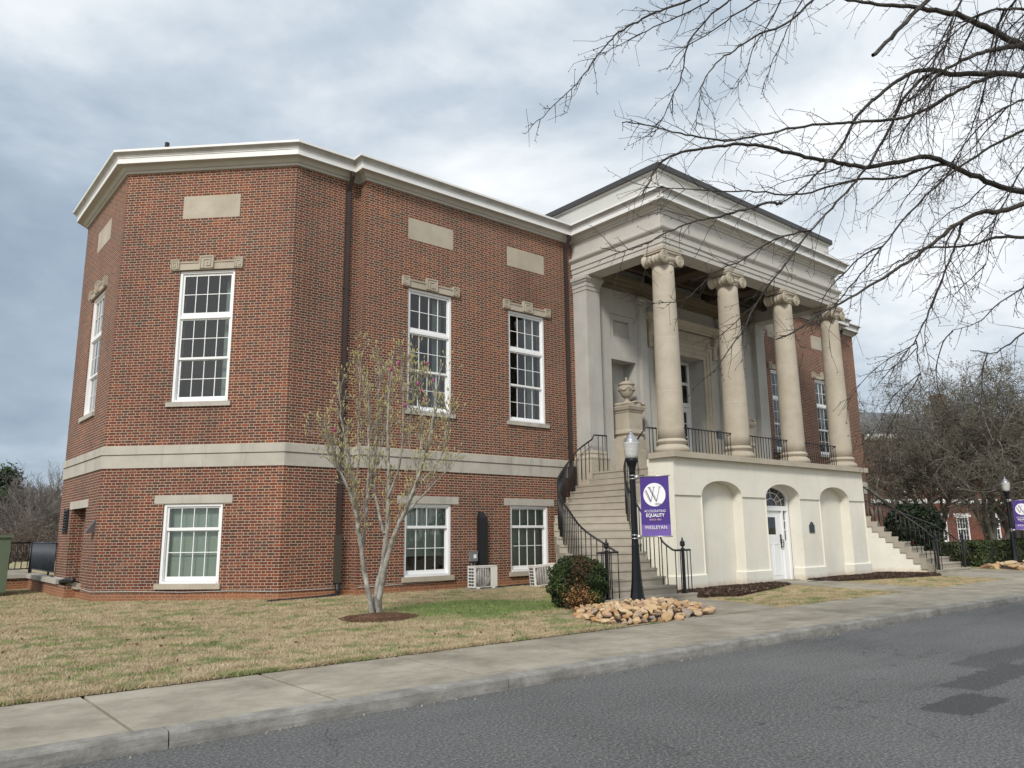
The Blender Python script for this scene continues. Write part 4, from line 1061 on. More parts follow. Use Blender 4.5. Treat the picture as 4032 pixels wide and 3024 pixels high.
# ------------------------------------------------------------------ street lamps and banners
FONT = None
def text_mesh(txt, size, bold=0.0):
    c = bpy.data.curves.new('lettering', 'FONT'); c.body = txt; c.size = size; c.align_x = 'CENTER'; c.offset = bold; c.resolution_u = 3
    o = bpy.data.objects.new('lettering', c); COL.objects.link(o)
    dg = bpy.context.evaluated_depsgraph_get(); me = bpy.data.meshes.new_from_object(o.evaluated_get(dg)); bpy.data.objects.remove(o); bpy.data.curves.remove(c)
    return me
def lamp(x, y, z0, label):
    L = empty('street_lamp', (x, y, z0)); tag(L, label, 'street lamp', 'street lamps with purple banners')
    b = MB(); b.lathe((x, y, z0), [(.001, 0), (.195, 0), (.195, .06), (.178, .12), (.158, .22), (.132, .38), (.108, .60), (.094, .85), (.080, 1.15), (.078, 1.34), (.072, 1.38), (.066, 2.2), (.060, 2.80), (.001, 2.80)], 8, smooth=False); 
    b.lathe((x, y, z0+2.80), [(.001, 0), (.062, 0), (.064, .08), (.080, .16), (.108, .25), (.128, .28), (.128, .345), (.118, .35), (.115, .36), (.001, .36)], 24)
    obj('pole', b, M_lampblack, L, uv=False)
    b = MB(); g0 = z0+3.15
    pr = [(.112, 0), (.125, .01), (.138, .08), (.156, .20), (.166, .27), (.176, .31), (.180, .325), (.174, .335), (.15, .34)]
    b.lathe((x, y, g0), pr, 40); obj('globe', b, M_globe, L, uv=False)
    b = MB(); b.lathe((x, y, g0+.335), [(.166, 0), (.160, .02), (.142, .035), (.138, .065), (.120, .085), (.088, .13), (.080, .15), (.066, .165), (.042, .20), (.022, .215), (.02, .23), (.028, .24), (.015, .27), (.001, .30)], 32)
    obj('cap', b, M_galv, L, uv=False)
    b = MB()
    for zz_ in (z0+2.40, z0+2.62, z0+1.36):
        pass
    for zz_ in (2.70, 2.77, 1.46, 1.53): b.lathe((x, y, z0+zz_), [(.062 if zz_ > 2 else .076, 0), (.074 if zz_ > 2 else .088, .005), (.074 if zz_ > 2 else .088, .02), (.062 if zz_ > 2 else .076, .025)], 16)
    obj('clamp_band', b, M_galv, L, uv=False)
    return L
def banner(x, y, z0, label):
    d = Vector((.34, -.94, 0)).normalized(); nrm = Vector((-d.y, d.x, 0))*-1     # faces the viewer's side
    W_, H_ = .63, 1.24; zt = z0+2.75; r0 = .16
    rz = math.atan2(d.y, d.x)
    R = empty('banner', (x, y, zt), rz); tag(R, label, 'banner', 'purple banners on the street lamps')
    def loc(me, name, mats, parent, off=(0, 0, 0)):
        o = bpy.data.objects.new(name, me); COL.objects.link(o)
        if mats: me.materials.clear(); me.materials.append(mats)
        o.parent = parent; o.location = off; return o
    # cloth: local x along the arm, local z up, front = local -y
    b = MB(); nx, nz_ = 14, 26; vv = {}
    for j in range(nz_+1):
        for i in range(nx+1):
            s = i/nx; t = j/nz_; wav = .012*math.sin(3.1*s+1.3*t*4)*math.sin(math.pi*t)+.004*math.sin(22*s)*(abs(t-.5)*2)**6
            vv[i, j] = b.P((r0+W_*s, wav, -H_*t))
    b.smooth = True
    for j in range(nz_):
        for i in range(nx): b.cur = 1 if j >= 21 else 0; b.facei([vv[i, j], vv[i, j+1], vv[i+1, j+1], vv[i+1, j]])
    cl = loc(mesh_of('cloth', b, [M_fabric, M_fabric2], False), 'cloth', None, R)
    for zz_ in (0.0, -H_):
        b = MB(); b.smooth = True; b.tube([(.06, 0, zz_), (r0+W_+.03, 0, zz_)], .013, 8); b.box(.03, .14, -.035, .035, zz_-.05, zz_+.04)
        loc(mesh_of('arm', b, M_galv, False), 'arm', None, R)
    def flat(name, polys, m, yo):
        b = MB()
        for p in polys: b.face([(q[0], yo, q[1]) for q in p]); b.face([(q[0], -yo, q[1]) for q in p][::-1])
        return loc(mesh_of(name, b, m, False), name, None, cl)
    cxx = r0+W_*.50; cz_ = -.385; rr = .242
    flat('emblem_disc', [[(cxx+rr*math.cos(a*math.pi/24), cz_+rr*1.0*math.sin(a*math.pi/24)) for a in range(48)]], M_ink, -.020)
    def stroke(x0, z0_, x1, z1_, w_): return [(x0-w_/2, z0_), (x1-w_/2, z1_), (x1+w_/2, z1_), (x0+w_/2, z0_)]
    S = []
    for (xa, za, xb, zb, w_) in ((-.205, .11, -.085, -.15, .020), (-.232, .085, -.098, -.17, .010), (-.130, .165, .040, -.15, .020), (-.102, .165, .062, -.135, .009),
                                 (-.085, -.15, -.005, .165, .011), (.045, -.16, .135, .165, .013)):
        S.append([(cxx+p[0]*.9, cz_+p[1]*.93) for p in stroke(xa, za, xb, zb, w_)])
    for xs, zs_ in ((-.105, .153), (-.005, .153), (.122, .153)): S.append([(cxx+xs-.03, cz_+zs_), (cxx+xs+.03, cz_+zs_), (cxx+xs+.03, cz_+zs_+.007), (cxx+xs-.03, cz_+zs_+.007)])
    flat('emblem', S, M_inkb, -.024)
    for txt, sz, bold, xo, zo, m in (('1836', .062, 0, .065, -.232, M_inkb), ('ACCELERATING', .072, .0, .0, -.745, M_ink), ('EQUALITY', .098, .0022, 0, -.840, M_ink), ('SINCE 1836', .045, .001, 0, -.912, M_inkp), ('WESLEYAN', .103, .0, .005, -1.09, M_ink)):
        for side in (-1, 1):
            me = text_mesh(txt, sz, bold); o = loc(me, 'lettering', m, cl)
            # narrow to the width in the photograph
            wd = max(v.co.x for v in me.vertices)-min(v.co.x for v in me.vertices)
            tw = {'1836': .12, 'ACCELERATING': .46, 'EQUALITY': .40, 'SINCE 1836': .26, 'WESLEYAN': .48}[txt]
            for v in me.vertices: v.co.x *= tw/wd
            o.location = (cxx+xo, -.024 if side < 0 else .024, (cz_+.20+zo if txt == '1836' else zo)); 
            if txt == '1836': o.location[2] = cz_-.215
            o.rotation_euler = (RAD(90), 0, 0) if side < 0 else (RAD(90), 0, RAD(180))
    return R
for (x, y, z0, l1, l2) in ((12.53, 11.0, -1.60, 'tall black street lamp with glass globe rising from the near stone pile', 'purple banner with a white disc on the lamp before the near stair'),
                           (37.6, 12.0, -1.60, 'distant black street lamp beside the hedge at the right edge', 'purple banner cut off by the right edge on the distant lamp')):
    lamp(x, y, z0, l1); banner(x, y, z0, l2)
# ------------------------------------------------------------------ building services on the lawn side
def ac(x, y, z, rz, lab, tilt=0):
    R = empty('air_conditioner', (x, y, z), rz); R.rotation_euler = (0, tilt, rz); tag(R, lab, 'air conditioner', 'outdoor air conditioners')
    def lo(b, nm, m, par=R): o = bpy.data.objects.new(nm, mesh_of(nm, b, m, False)); COL.objects.link(o); o.parent = par; return o
    w_, d_, h_ = .74, .30, .56
    b = MB(); b.box(-w_/2, w_/2, -d_/2, d_/2, .03, h_); b.box(-w_/2-.01, w_/2+.01, -d_/2-.012, d_/2+.01, h_, h_+.015); b.box(.17, w_/2+.006, -d_/2-.006, -d_/2+.05, .06, h_-.02)
    for xs in (-.25, .25): b.box(xs-.04, xs+.04, -d_/2-.02, d_/2+.02, 0, .03)
    case = lo(b, 'casing', M_acwhite)
    b = MB(); b.box(-w_/2+.05, .15, -d_/2-.004, -d_/2+.01, .06, h_-.035); lo(b, 'fan_opening', M_acgrey)
    b = MB(); cx, cz = -.105, .29
    for r_ in [.03+.0225*k for k in range(10)]: b.tube([(cx+r_*math.cos(a*math.pi/14), -d_/2-.014, cz+r_*math.sin(a*math.pi/14)) for a in range(29)], .0035, 4)
    for k in range(5): xx = cx-.16+.08*k; b.tube([(xx, -d_/2-.018, cz-.22), (xx, -d_/2-.018, cz+.22)], .005, 4)
    lo(b, 'fan_grille', M_acwhite)
    b = MB()
    for k in range(6):
        for c_ in range(2): b.box(-w_/2-.004, -w_/2+.01, -.11+.115*c_, -.015+.115*c_, .07+.08*k, .12+.08*k)
    lo(b, 'side_vent', M_slate)
ac(12.74, 16.5, -1.39, 0, 'white air conditioner unit on a concrete pad beside the tall black duct')
ac(14.75, 16.3, -1.42, RAD(-14), 'white air conditioner unit leaning half hidden behind the round bush', RAD(-5))
b = MB(); b.box(12.25, 13.25, 16.25, 16.85, -1.6, -1.39); tag(obj('concrete_pad', b, M_walk, uv=False), 'thin concrete pad under the air conditioner by the black duct', 'pad')
b = MB(); b.box(14.25, 15.25, 16.05, 16.65, -1.6, -1.42); tag(obj('concrete_pad', b, M_walk, uv=False), 'concrete pad under the leaning air conditioner behind the bush', 'pad')
# tall black line cover
b = MB(); b.box(13.10, 13.37, 17.07, 17.2, -1.5, .44); 
lo = [b.P(p) for p in ((13.10, 17.2, .44), (13.37, 17.2, .44), (13.37, 17.07, .44), (13.10, 17.07, .44))]; hi = [b.P(p) for p in ((13.13, 17.2, .60), (13.26, 17.2, .60), (13.26, 17.12, .60), (13.13, 17.12, .60))]
for i in range(4): j = (i+1) % 4; b.facei([lo[i], hi[i], hi[j], lo[j]])
b.facei(hi)
tag(obj('line_cover', b, M_plastic, uv=False), 'tall black duct with an angled top on the brick wall above the air conditioner', 'duct')
e = empty('electrical_box', (12.93, 17.2, -.7)); tag(e, 'grey electrical box with two conduits left of the tall black duct', 'electrical box')
b = MB(); b.box(12.82, 13.04, 17.09, 17.2, -.72, -.47); b.box(12.81, 13.05, 17.085, 17.2, -.49, -.46); obj('body', b, M_grey, e, uv=False)
b = MB(); b.box(12.90, 12.99, 17.083, 17.09, -.64, -.54); obj('sticker', b, M_ink, e, uv=False)
for x in (12.88, 12.97): b = MB(); b.tube([(x, 17.15, -.72), (x, 17.15, -.9), (x-.02, 17.0, -1.1)], .014, 6); obj('conduit', b, M_grey, e, uv=False)
# corrugated drain hoses
def hose(pts, lab, r=.055):
    b = MB(); P_ = resample(smoothpts(pts, 3), .022); b.tube(P_, [r*(1+.07*(i % 2)) for i in range(len(P_))], 10)
    tag(obj('drain_hose', b, M_plastic, uv=False), lab, 'drain hose', 'black drain hoses')
hose([(9.06, 17.49, -1.12), (9.06, 17.44, -1.30), (8.98, 17.30, -1.40), (8.6, 17.2, -1.42), (8.0, 17.15, -1.43), (7.3, 17.05, -1.43), (7.15, 17.0, -1.43)], 'black corrugated hose running from the dark downspout along the brick base')
hose([(13.2, 16.7, -1.42), (13.8, 16.75, -1.41), (14.4, 16.8, -1.40), (14.7, 16.75, -1.40)], 'black hose on the grass between the two air conditioners', .035)
hose([(4.30, 25.2, -1.05), (4.28, 24.5, -1.10), (4.22, 23.6, -1.12), (4.20, 22.6, -1.02), (4.22, 21.9, -1.0)], 'black hose resting on the low wall at the left corner of the hall', .06)
# slatted bracket and hood on the far facet
b = MB()
for k in range(8): z = .18+.08*k; b.face([(4.395, 24.15, z+.07), (4.395, 24.62, z+.07), (4.33, 24.62, z), (4.33, 24.15, z)])
b.box(4.36, 4.40, 24.12, 24.15, .15, .82); b.box(4.36, 4.40, 24.62, 24.65, .15, .82)
tag(obj('wall_louvre', b, M_plastic, uv=False), 'tall black louvre on the brick facet at the far left', 'louvre')
b = MB(); lo = [b.P(p) for p in ((4.39, 21.05, .46), (4.39, 20.93, .14), (4.39, 21.3, .14), (4.30, 21.05, .44))]
b = MB()
pts = {'a': (4.40, 20.95, .45), 'b': (4.40, 21.15, .45), 'c': (4.40, 20.95, .14), 'd': (4.40, 21.15, .14), 'e': (4.20, 20.95, .14), 'f': (4.20, 21.15, .14)}
for q in ('bfea', 'ace'.replace('ace', 'aec'), 'bdf', 'cefd'): b.face([pts[c_] for c_ in q])
tag(obj('vent_hood', b, mat('hood_brown', (.10, .085, .085), .5), uv=False), 'small brown sloping vent hood on the brick wall beside the bricked-up opening', 'vent')
b = MB(); b.lathe((5.27, 20.7, 9.7), [(.001, 0), (.06, 0), (.06, .80), (.001, .80)], 16); tag(obj('roof_vent', b, M_plastic, uv=False), 'short black vent pipe on the roof above the left corner bay', 'vent pipe')
# low brick terrace, railings and utility cabinet at the far left
t = empty('terrace_wall', (4.15, 25, -1.6)); tag(t, 'low brick terrace wall with a stone cap at the far left of the hall', 'wall')
b = MB(); b.wall((4.15, 27.9), (0, -1), 5.4, -2, -1.14); b.wall((-6, 27.9), (1, 0), 10.15, -2, -1.14); b.wall((4.15, 22.5), (1, 0), .3, -2, -1.14); obj('wall', b, M_brick, t)
b = MB(); b.box(4.09, 4.5, 23.3, 27.96, -1.14, -1.02); b.box(-6, 4.09, 27.84, 28.3, -1.14, -1.02); obj('cap', b, M_band, t, uv=False)
b = MB(); b.box(-6, 4.5, 28.3, 36, -1.2, -1.03); structure(obj('terrace_paving', b, M_walk, uv=False))
def fence(p, q, n, bar, lab, m, posts):
    d = Vector(q)-Vector(p); L = d.length; d.normalize(); r = empty('metal_fence', (p[0], p[1], -1.03)); tag(r, lab, 'fence')
    P = lambda s, z: (p[0]+d.x*s, p[1]+d.y*s, z)
    b = MB(); b.smooth = False; b.tube([P(0, -.10), P(L, -.10)], .028, 4); b.tube([P(0, -.90), P(L, -.90)], .024, 4); obj('rails', b, m, r, uv=False)
    for s in posts: b = MB(); b.tube([P(s, -1.03), P(s, -.08)], .032, 4); obj('post', b, m, r, uv=False)
    b = MB()
    for k in range(n): s = L*(k+.5)/n; b.tube([P(s, -.9), P(s, -.1)], bar, 4)
    obj('bars', b, m, r, uv=False)
fence((4.35, 28.9), (4.35, 25.2), 36, .020, 'slate grey fence of close slats joining the left corner of the hall', M_slate, (0, 2.9))
fence((-5.5, 28.9), (4.32, 28.9), 60, .017, 'black open bar fence on the terrace behind the green cabinet', M_black, (0, 4.8, 9.8))
c = empty('utility_cabinet', (2.0, 25.4, -1.55)); tag(c, 'dull green metal utility cabinet cut off by the left edge', 'utility cabinet')
b = MB(); b.box(1.1, 3.20, 24.75, 26.2, -1.36, .06); obj('cabinet_body', b, M_green, c, uv=False)
b = MB(); b.box(1.05, 3.25, 24.70, 26.25, .06, .12); obj('lid', b, M_green, c, uv=False)
b = MB(); b.box(1.3, 3.10, 24.80, 26.1, -1.6, -1.36); obj('base', b, M_green, c, uv=False)
# ------------------------------------------------------------------ vegetation helpers
MINR = .003
class Segs:
    """many tapered branch pieces gathered into one mesh with numpy"""
    def __init__(s): s.a = []
    def line(s, pts, r0, r1, m=0):
        n = len(pts)-1
        for i in range(n):
            ra = r0+(r1-r0)*i/n; rb = r0+(r1-r0)*(i+1)/n
            s.a.append((*pts[i], *pts[i+1], ra, rb, m))
    def build(s, name, mats, parent=None, k=4):
        A = np.array(s.a, dtype=np.float64); N = len(A)
        p, q = A[:, :3], A[:, 3:6]; ra, rb, m = A[:, 6], A[:, 7], A[:, 8].astype(int)
        d = q-p; L = np.linalg.norm(d, axis=1, keepdims=True); L[L == 0] = 1; d = d/L
        q = q+d*np.minimum(rb, .02)[:, None]
        ref = np.where(np.abs(d[:, 2:3]) > .9, np.array([[1., 0, 0]]), np.array([[0, 0, 1.]]))
        u = np.cross(d, ref); u /= np.linalg.norm(u, axis=1, keepdims=True); v = np.cross(d, u)
        V = np.zeros((N, 2*k, 3))
        for j in range(k):
            a = 2*math.pi*j/k; o = math.cos(a)*u+math.sin(a)*v
            V[:, j] = p+o*ra[:, None]; V[:, k+j] = q+o*rb[:, None]
        base = (np.arange(N)*2*k)[:, None]
        F = np.concatenate([base+np.array([[j, (j+1) % k, k+(j+1) % k, k+j]]) for j in range(k)], axis=1).reshape(-1, 4)
        return from_np(name, V.reshape(-1, 3), F, mats, np.repeat(m, k), parent, smooth=True)
def leaves(name, C, size, mats, parent=None, mi=None, aspect=.6, rng=None, up=0.0):
    """leaf-sized quads at the points C"""
    rng = rng or np.random.default_rng(1); N = len(C)
    d = rng.normal(size=(N, 3)); d[:, 2] += up; d /= np.linalg.norm(d, axis=1, keepdims=True)
    e = rng.normal(size=(N, 3)); e -= d*(e*d).sum(1, keepdims=True); e /= np.linalg.norm(e, axis=1, keepdims=True)
    s = (size*(.6+.8*rng.random(N)))[:, None]
    V = np.stack([C-d*s*.5, C+e*s*aspect*.5, C+d*s*.5, C-e*s*aspect*.5], axis=1).reshape(-1, 3)
    F = np.arange(4*N).reshape(N, 4)
    return from_np(name, V, F, mats, mi, parent)
def at(x, y, d):
    """world point seen at source-photo pixel (x, y) at depth d"""
    c = Vector(((x-2016)/3037.5, -(y-1512)/3037.5, 1))*d
    return rt2*c.x+up2*c.y+fw*c.z
def curve(pts, it=2): return smoothpts([tuple(p) for p in pts], it)
def rvec(R, s): return Vector((R.gauss(0, s), R.gauss(0, s), R.gauss(0, s)))
def grow(S, R, p, d, L, r, lev, maxlev, up_, spread, nchild, tips=None, m0=0, mt=1, seg=5, wob=.16, ratio=.62, tap=.45):
    """recursive branch; up_ pulls towards the sky"""
    p = Vector(p); d = Vector(d).normalized(); pts = [p.copy()]
    for i in range(seg):
        d = (d+rvec(R, wob)+Vector((0, 0, up_))).normalized(); p = p+d*(L/seg); pts.append(p.copy())
    S.line([tuple(q) for q in pts], r, r*tap, mt if lev >= maxlev-1 else m0)
    if lev >= maxlev:
        if tips is not None: tips.append((pts[-1], d))
        return
    for c_ in range(nchild[min(lev, len(nchild)-1)]):
        t = .3+.7*(c_+R.random()*.8)/nchild[min(lev, len(nchild)-1)]; t = min(t, .999); i = int(t*seg); q = pts[i].lerp(pts[i+1], t*seg-i)
        dd = (pts[min(i+1, seg)]-pts[i]).normalized(); side = rvec(R, 1); side = (side-dd*side.dot(dd)).normalized()
        nd = (dd*(1-spread)+side*spread*(.8+.5*R.random())).normalized()
        grow(S, R, q, nd, L*ratio*(.7+.5*R.random()), max(r*(1-t*(1-tap))*.62, MINR), lev+1, maxlev, up_, spread, nchild, tips, m0, mt, max(seg-1, 3), wob, ratio, tap)

# ------------------------------------------------------------------ magnolia with many grey stems
R = random.Random(5)
mg = empty('magnolia_tree', (7.62, 13.0, -1.52)); tag(mg, 'small budding magnolia with several pale grey stems on the lawn before the corner bay', 'tree')
def zp(x, y, dd=0.0): return at(1200+x*.7232, 1300+y*.7232, 14.9+dd)
T = [([(368, 1562), (350, 1440), (322, 1300), (305, 1180), (290, 1060), (268, 960), (245, 880), (210, 800), (160, 730), (95, 680)], .052, .0, -.5),
     ([(312, 1170), (328, 1050), (336, 940), (345, 840), (350, 700), (345, 560), (350, 400), (342, 240)], .034, .0, .3),
     ([(385, 1562), (392, 1400), (425, 1290), (440, 1160), (450, 1050), (455, 900), (460, 760), (450, 600), (455, 430), (470, 250), (482, 140)], .055, .1, .2),
     ([(402, 1562), (415, 1400), (442, 1270), (480, 1130), (520, 1040), (560, 950), (600, 850), (645, 720), (680, 600), (705, 450), (725, 300), (742, 180)], .052, -.05, -.5),
     ([(432, 1110), (402, 1000), (382, 880), (385, 740), (390, 560), (400, 400), (410, 250), (402, 130)], .030, .1, .7),
     ([(302, 1180), (290, 1050), (274, 900), (255, 780), (228, 640), (202, 500), (190, 380), (182, 270)], .032, .0, .4),
     ([(512, 1050), (580, 965), (660, 885), (740, 795), (812, 735)], .024, -.1, -.8),
     ([(560, 955), (600, 870), (622, 700), (640, 560), (625, 400), (600, 260), (565, 140)], .026, -.1, .3),
     ([(246, 885), (200, 800), (152, 650), (122, 540), (92, 590)], .018, -.2, -.7),
     ([(455, 905), (508, 780), (530, 640), (540, 480), (530, 300), (520, 110)], .026, .1, -.4),
     ([(290, 1052), (268, 870), (298, 720), (290, 560), (300, 400), (302, 250), (312, 110)], .026, .1, .6),
     ([(600, 850), (690, 780), (760, 640), (790, 520), (770, 420)], .018, -.2, -.9),
     ([(345, 900), (380, 760), (430, 600), (440, 420), (430, 220)], .020, .2, .9),
     ([(620, 760), (560, 640), (575, 480), (590, 380), (640, 240)], .016, -.2, .1)]
S = Segs(); tips = []
for pts, r, d0, d1 in T:
    n = len(pts); P_ = [zp(x, y, d0+(d1-d0)*i/(n-1)) for i, (x, y) in enumerate(pts)]
    r *= 1.12; P_ = curve(P_, 2); P_ = [(p[0]+R.gauss(0, .006), p[1]+R.gauss(0, .006), p[2]) for p in P_]
    S.line(P_, r, max(r*.16, .004), 0)
    m_ = len(P_)
    for i in range(int(m_*.36), int(m_*.90)):
        if r < .02 and i < m_*.3: continue
        for _ in range(1 if R.random() < .93 else 0):
            d = (Vector(P_[min(i+1, m_-1)])-Vector(P_[i-1])).normalized(); s_ = rvec(R, 1); s_ = (s_-d*s_.dot(d)).normalized()
            grow(S, R, P_[i], d*.7+s_*.5+Vector((0, 0, .55)), .20+.26*R.random(), .0062, 2, 4, .16, .50, (2, 3, 3), tips, 0, 1, 4, .09, .60, .5)
    tips.append((Vector(P_[-1]), Vector((0, 0, 1))))
S.build('stems', [M_bark, M_twig], mg, 6)
B = Segs(); R2 = random.Random(9); seln = 0
for p, d in tips:
    if p.z < -.2 and R2.random() < .6: continue
    if R2.random() < .25: continue
    L = .055+.03*R2.random(); q = p+(d+Vector((0, 0, .6))).normalized()*L; mdl = p.lerp(q, .45)
    B.line([tuple(p), tuple(mdl)], .006, .016); B.line([tuple(mdl), tuple(q)], .016, .003); seln += 1
B.build('buds', [M_bud], mg, 5)
for (x, y) in ((512, 180), (665, 183), (545, 412), (700, 275), (615, 295), (165, 545), (470, 215), (655, 385), (640, 330)):
    p = zp(x, y, -.35); b = MB(); b.lathe(tuple(p), [(.001, -.035), (.022, -.02), (.030, .005), (.026, .03), (.010, .045), (.001, .046)], 8); obj('bloom', b, M_bloom, mg, uv=False)
b = MB()
rr = random.Random(3); N = 26; ring = [(7.62+(.62+.12*rr.random())*math.cos(2*math.pi*k/N), 12.98+(.44+.08*rr.random())*math.sin(2*math.pi*k/N)) for k in range(N)]
c0 = b.P((7.62, 13.0, gz(7.6, 13)+.09)); i1 = [b.P((7.62+(x-7.62)*.6, 13+(y-13)*.6, gz(x, y)+.06)) for x, y in ring]; i0 = [b.P((x, y, gz(x, y)+.005)) for x, y in ring]
for k in range(N): j = (k+1) % N; b.facei([c0, i1[k], i1[j]]); b.facei([i1[k], i0[k], i0[j], i1[j]])
ms = obj('pine_straw', b, M_straw, uv=False); ms['kind'] = 'stuff'
S = Segs(); rs = random.Random(8)
for _ in range(1500):
    a = rs.random()*6.283; q = math.sqrt(rs.random())*1.06; x, y = 7.62+.70*q*math.cos(a), 12.98+.50*q*math.sin(a); z = gz(x, y)+.02+.07*max(0, 1-q); t = rs.random()*3.14
    S.line([(x, y, z), (x+.07*math.cos(t), y+.07*math.sin(t), z+rs.random()*.02)], .0042, .003)
S.build('straw_needles', [M_straw], ms, 3)

# ------------------------------------------------------------------ clipped bush
def bushy(name, label, cat, c, rad, n, size, mats, cut=.0, seed=1, squar=3.2, group=None, redf=None):
    o = empty(name, (c[0], c[1], c[2]-rad[2])); tag(o, label, cat, group); g = np.random.default_rng(seed)
    v = g.normal(size=(n, 3)); v /= np.linalg.norm(v, axis=1, keepdims=True)
    sup = (np.abs(v)**squar).sum(1)**(1/squar); v = v/sup[:, None]
    lump = 1+.05*np.sin(v[:, 1]*13+v[:, 2]*11)+.05*np.sin(v[:, 0]*6+1)*np.cos(v[:, 1]*7)+.04*np.sin(v[:, 2]*9+v[:, 0]*4)
    rr_ = (.80+.24*g.random(n)**.6)*lump
    C = v*rr_[:, None]*np.array(rad)+np.array(c)
    mi = None
    if redf is not None: mi = redf(v, g)
    leaves('leaves', C, size, mats, o, mi, .65, g, .5)
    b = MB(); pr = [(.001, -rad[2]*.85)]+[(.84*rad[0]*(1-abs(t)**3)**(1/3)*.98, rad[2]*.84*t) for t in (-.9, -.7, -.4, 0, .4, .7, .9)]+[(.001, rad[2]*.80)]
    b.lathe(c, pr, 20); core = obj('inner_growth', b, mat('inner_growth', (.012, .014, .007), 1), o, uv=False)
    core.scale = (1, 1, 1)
    S = Segs(); R_ = random.Random(seed)
    for _ in range(26):
        a = R_.random()*6.28; S.line([(c[0]+.1*math.cos(a), c[1]+.1*math.sin(a), c[2]-rad[2]-.05), (c[0]+rad[0]*.5*math.cos(a), c[1]+rad[1]*.5*math.sin(a), c[2]-rad[2]*.4)], .016, .01)
    S.build('stems', [M_twig], o, 4)
    return o
def redf(v, g):
    a = (v[:, 0]*-.64+v[:, 1]*-.77); s = v[:, 0]*.77-v[:, 1]*.64
    m = (a > .15) & (np.abs(s+.06-.16*v[:, 2]+.12*np.sin(v[:, 2]*7)) < .22+.30*g.random(len(v))) & (g.random(len(v)) < .62)
    return m.astype(int)
bushy('round_bush', 'round clipped dark green bush with a browned middle beside the stone pile', 'bush', (11.92, 12.12, -1.07), (.56, .56, .54), 17000, .048, [M_bush, M_bushred], seed=4, squar=2.6, redf=redf)
# dead, twiggy skirt of the bush
S = Segs(); R_ = random.Random(12); tt = []
for _ in range(60):
    a = -2.2+R_.random()*1.6; grow(S, R_, (11.5+.2*math.cos(a), 12.0+.2*math.sin(a), -1.5), (math.cos(a), math.sin(a), .9), .32, .006, 2, 4, .05, .5, (2, 3, 3), tt, 0, 1, 3, .15)
ds = S.build('dead_skirt', [M_bushred, M_bushred], None, 3)
C = np.array([tuple(p) for p, d in tt for _ in range(2)])+np.random.default_rng(2).normal(size=(len(tt)*2, 3))*.015
tag(ds, 'low orange brown dead growth at the foot of the round bush', 'shrub'); lv = leaves('dry_leaves', C, .03, [mat('dry_leaf', (.36, .20, .07), .8)], None); place(lv, ds)
def hedge(name, label, x0, x1, y0, y1, z0, z1, n, seed):
    g = np.random.default_rng(seed); o = empty(name, ((x0+x1)/2, (y0+y1)/2, z0)); tag(o, label, 'hedge')
    C = g.random((n, 3)); f = g.integers(0, 5, n)
    C[f == 0, 1] = g.random((f == 0).sum())*.10; C[f == 1, 0] = g.random((f == 1).sum())*.06; C[f >= 3, 2] = 1-g.random((f >= 3).sum())*.12; C[f == 2, 1] = 1-g.random((f == 2).sum())*.1
    C = C*np.array([x1-x0, y1-y0, z1-z0])+np.array([x0, y0, z0]); C[:, 2] += .07*np.sin(C[:, 0]*2.3)*np.cos(C[:, 0]*1.1+C[:, 1]); C[:, 1] += .09*np.sin(C[:, 0]*1.9)
    leaves('leaves', C, .10, [M_hedge], o, None, .65, g, .5)
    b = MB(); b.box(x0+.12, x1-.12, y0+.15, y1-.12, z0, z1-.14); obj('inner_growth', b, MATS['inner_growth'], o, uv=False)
hedge('clipped_hedge', 'low clipped dark hedge behind the far lamp beyond the right stair', 35.2, 46, 12.6, 14.4, -1.65, -.58, 16000, 6)

# ------------------------------------------------------------------ the stone piles, every stone its own object
def rock_meshes(n):
    out = []
    for s in range(n):
        R_ = random.Random(100+s); b = MB(); g = np.random.default_rng(100+s)
        import bmesh
        bm = bmesh.new(); bmesh.ops.create_icosphere(bm, subdivisions=3, radius=.5)
        sc = (1.0, .62+.25*R_.random(), .42+.25*R_.random())
        planes = [(Vector(g.normal(size=3)).normalized(), .25+.17*R_.random()) for _ in range(15)]
        for v in bm.verts:
            for nrm, dd in planes:
                t = v.co.dot(nrm)
                if t > dd: v.co -= nrm*(t-dd)
            v.co = Vector((v.co.x*sc[0], v.co.y*sc[1], v.co.z*sc[2]))
        me = bpy.data.meshes.new('stone'); bm.to_mesh(me); bm.free(); me.materials.append(M_rock)
        me.polygons.foreach_set('use_smooth', [False]*len(me.polygons)); out.append(me)
    return out
ROCKS = rock_meshes(9)
def inpoly(x, y, P_):
    c_ = False
    for (x0, y0), (x1, y1) in zip(P_, P_[1:]+P_[:1]):
        if (y0 > y) != (y1 > y) and x < (x1-x0)*(y-y0)/(y1-y0)+x0: c_ = not c_
    return c_
def edge_d(x, y, P_):
    m_ = 9
    for (x0, y0), (x1, y1) in zip(P_, P_[1:]+P_[:1]):
        L = (x1-x0)**2+(y1-y0)**2; t = max(0, min(1, ((x-x0)*(x1-x0)+(y-y0)*(y1-y0))/L)); m_ = min(m_, math.hypot(x-x0-t*(x1-x0), y-y0-t*(y1-y0)))
    return m_
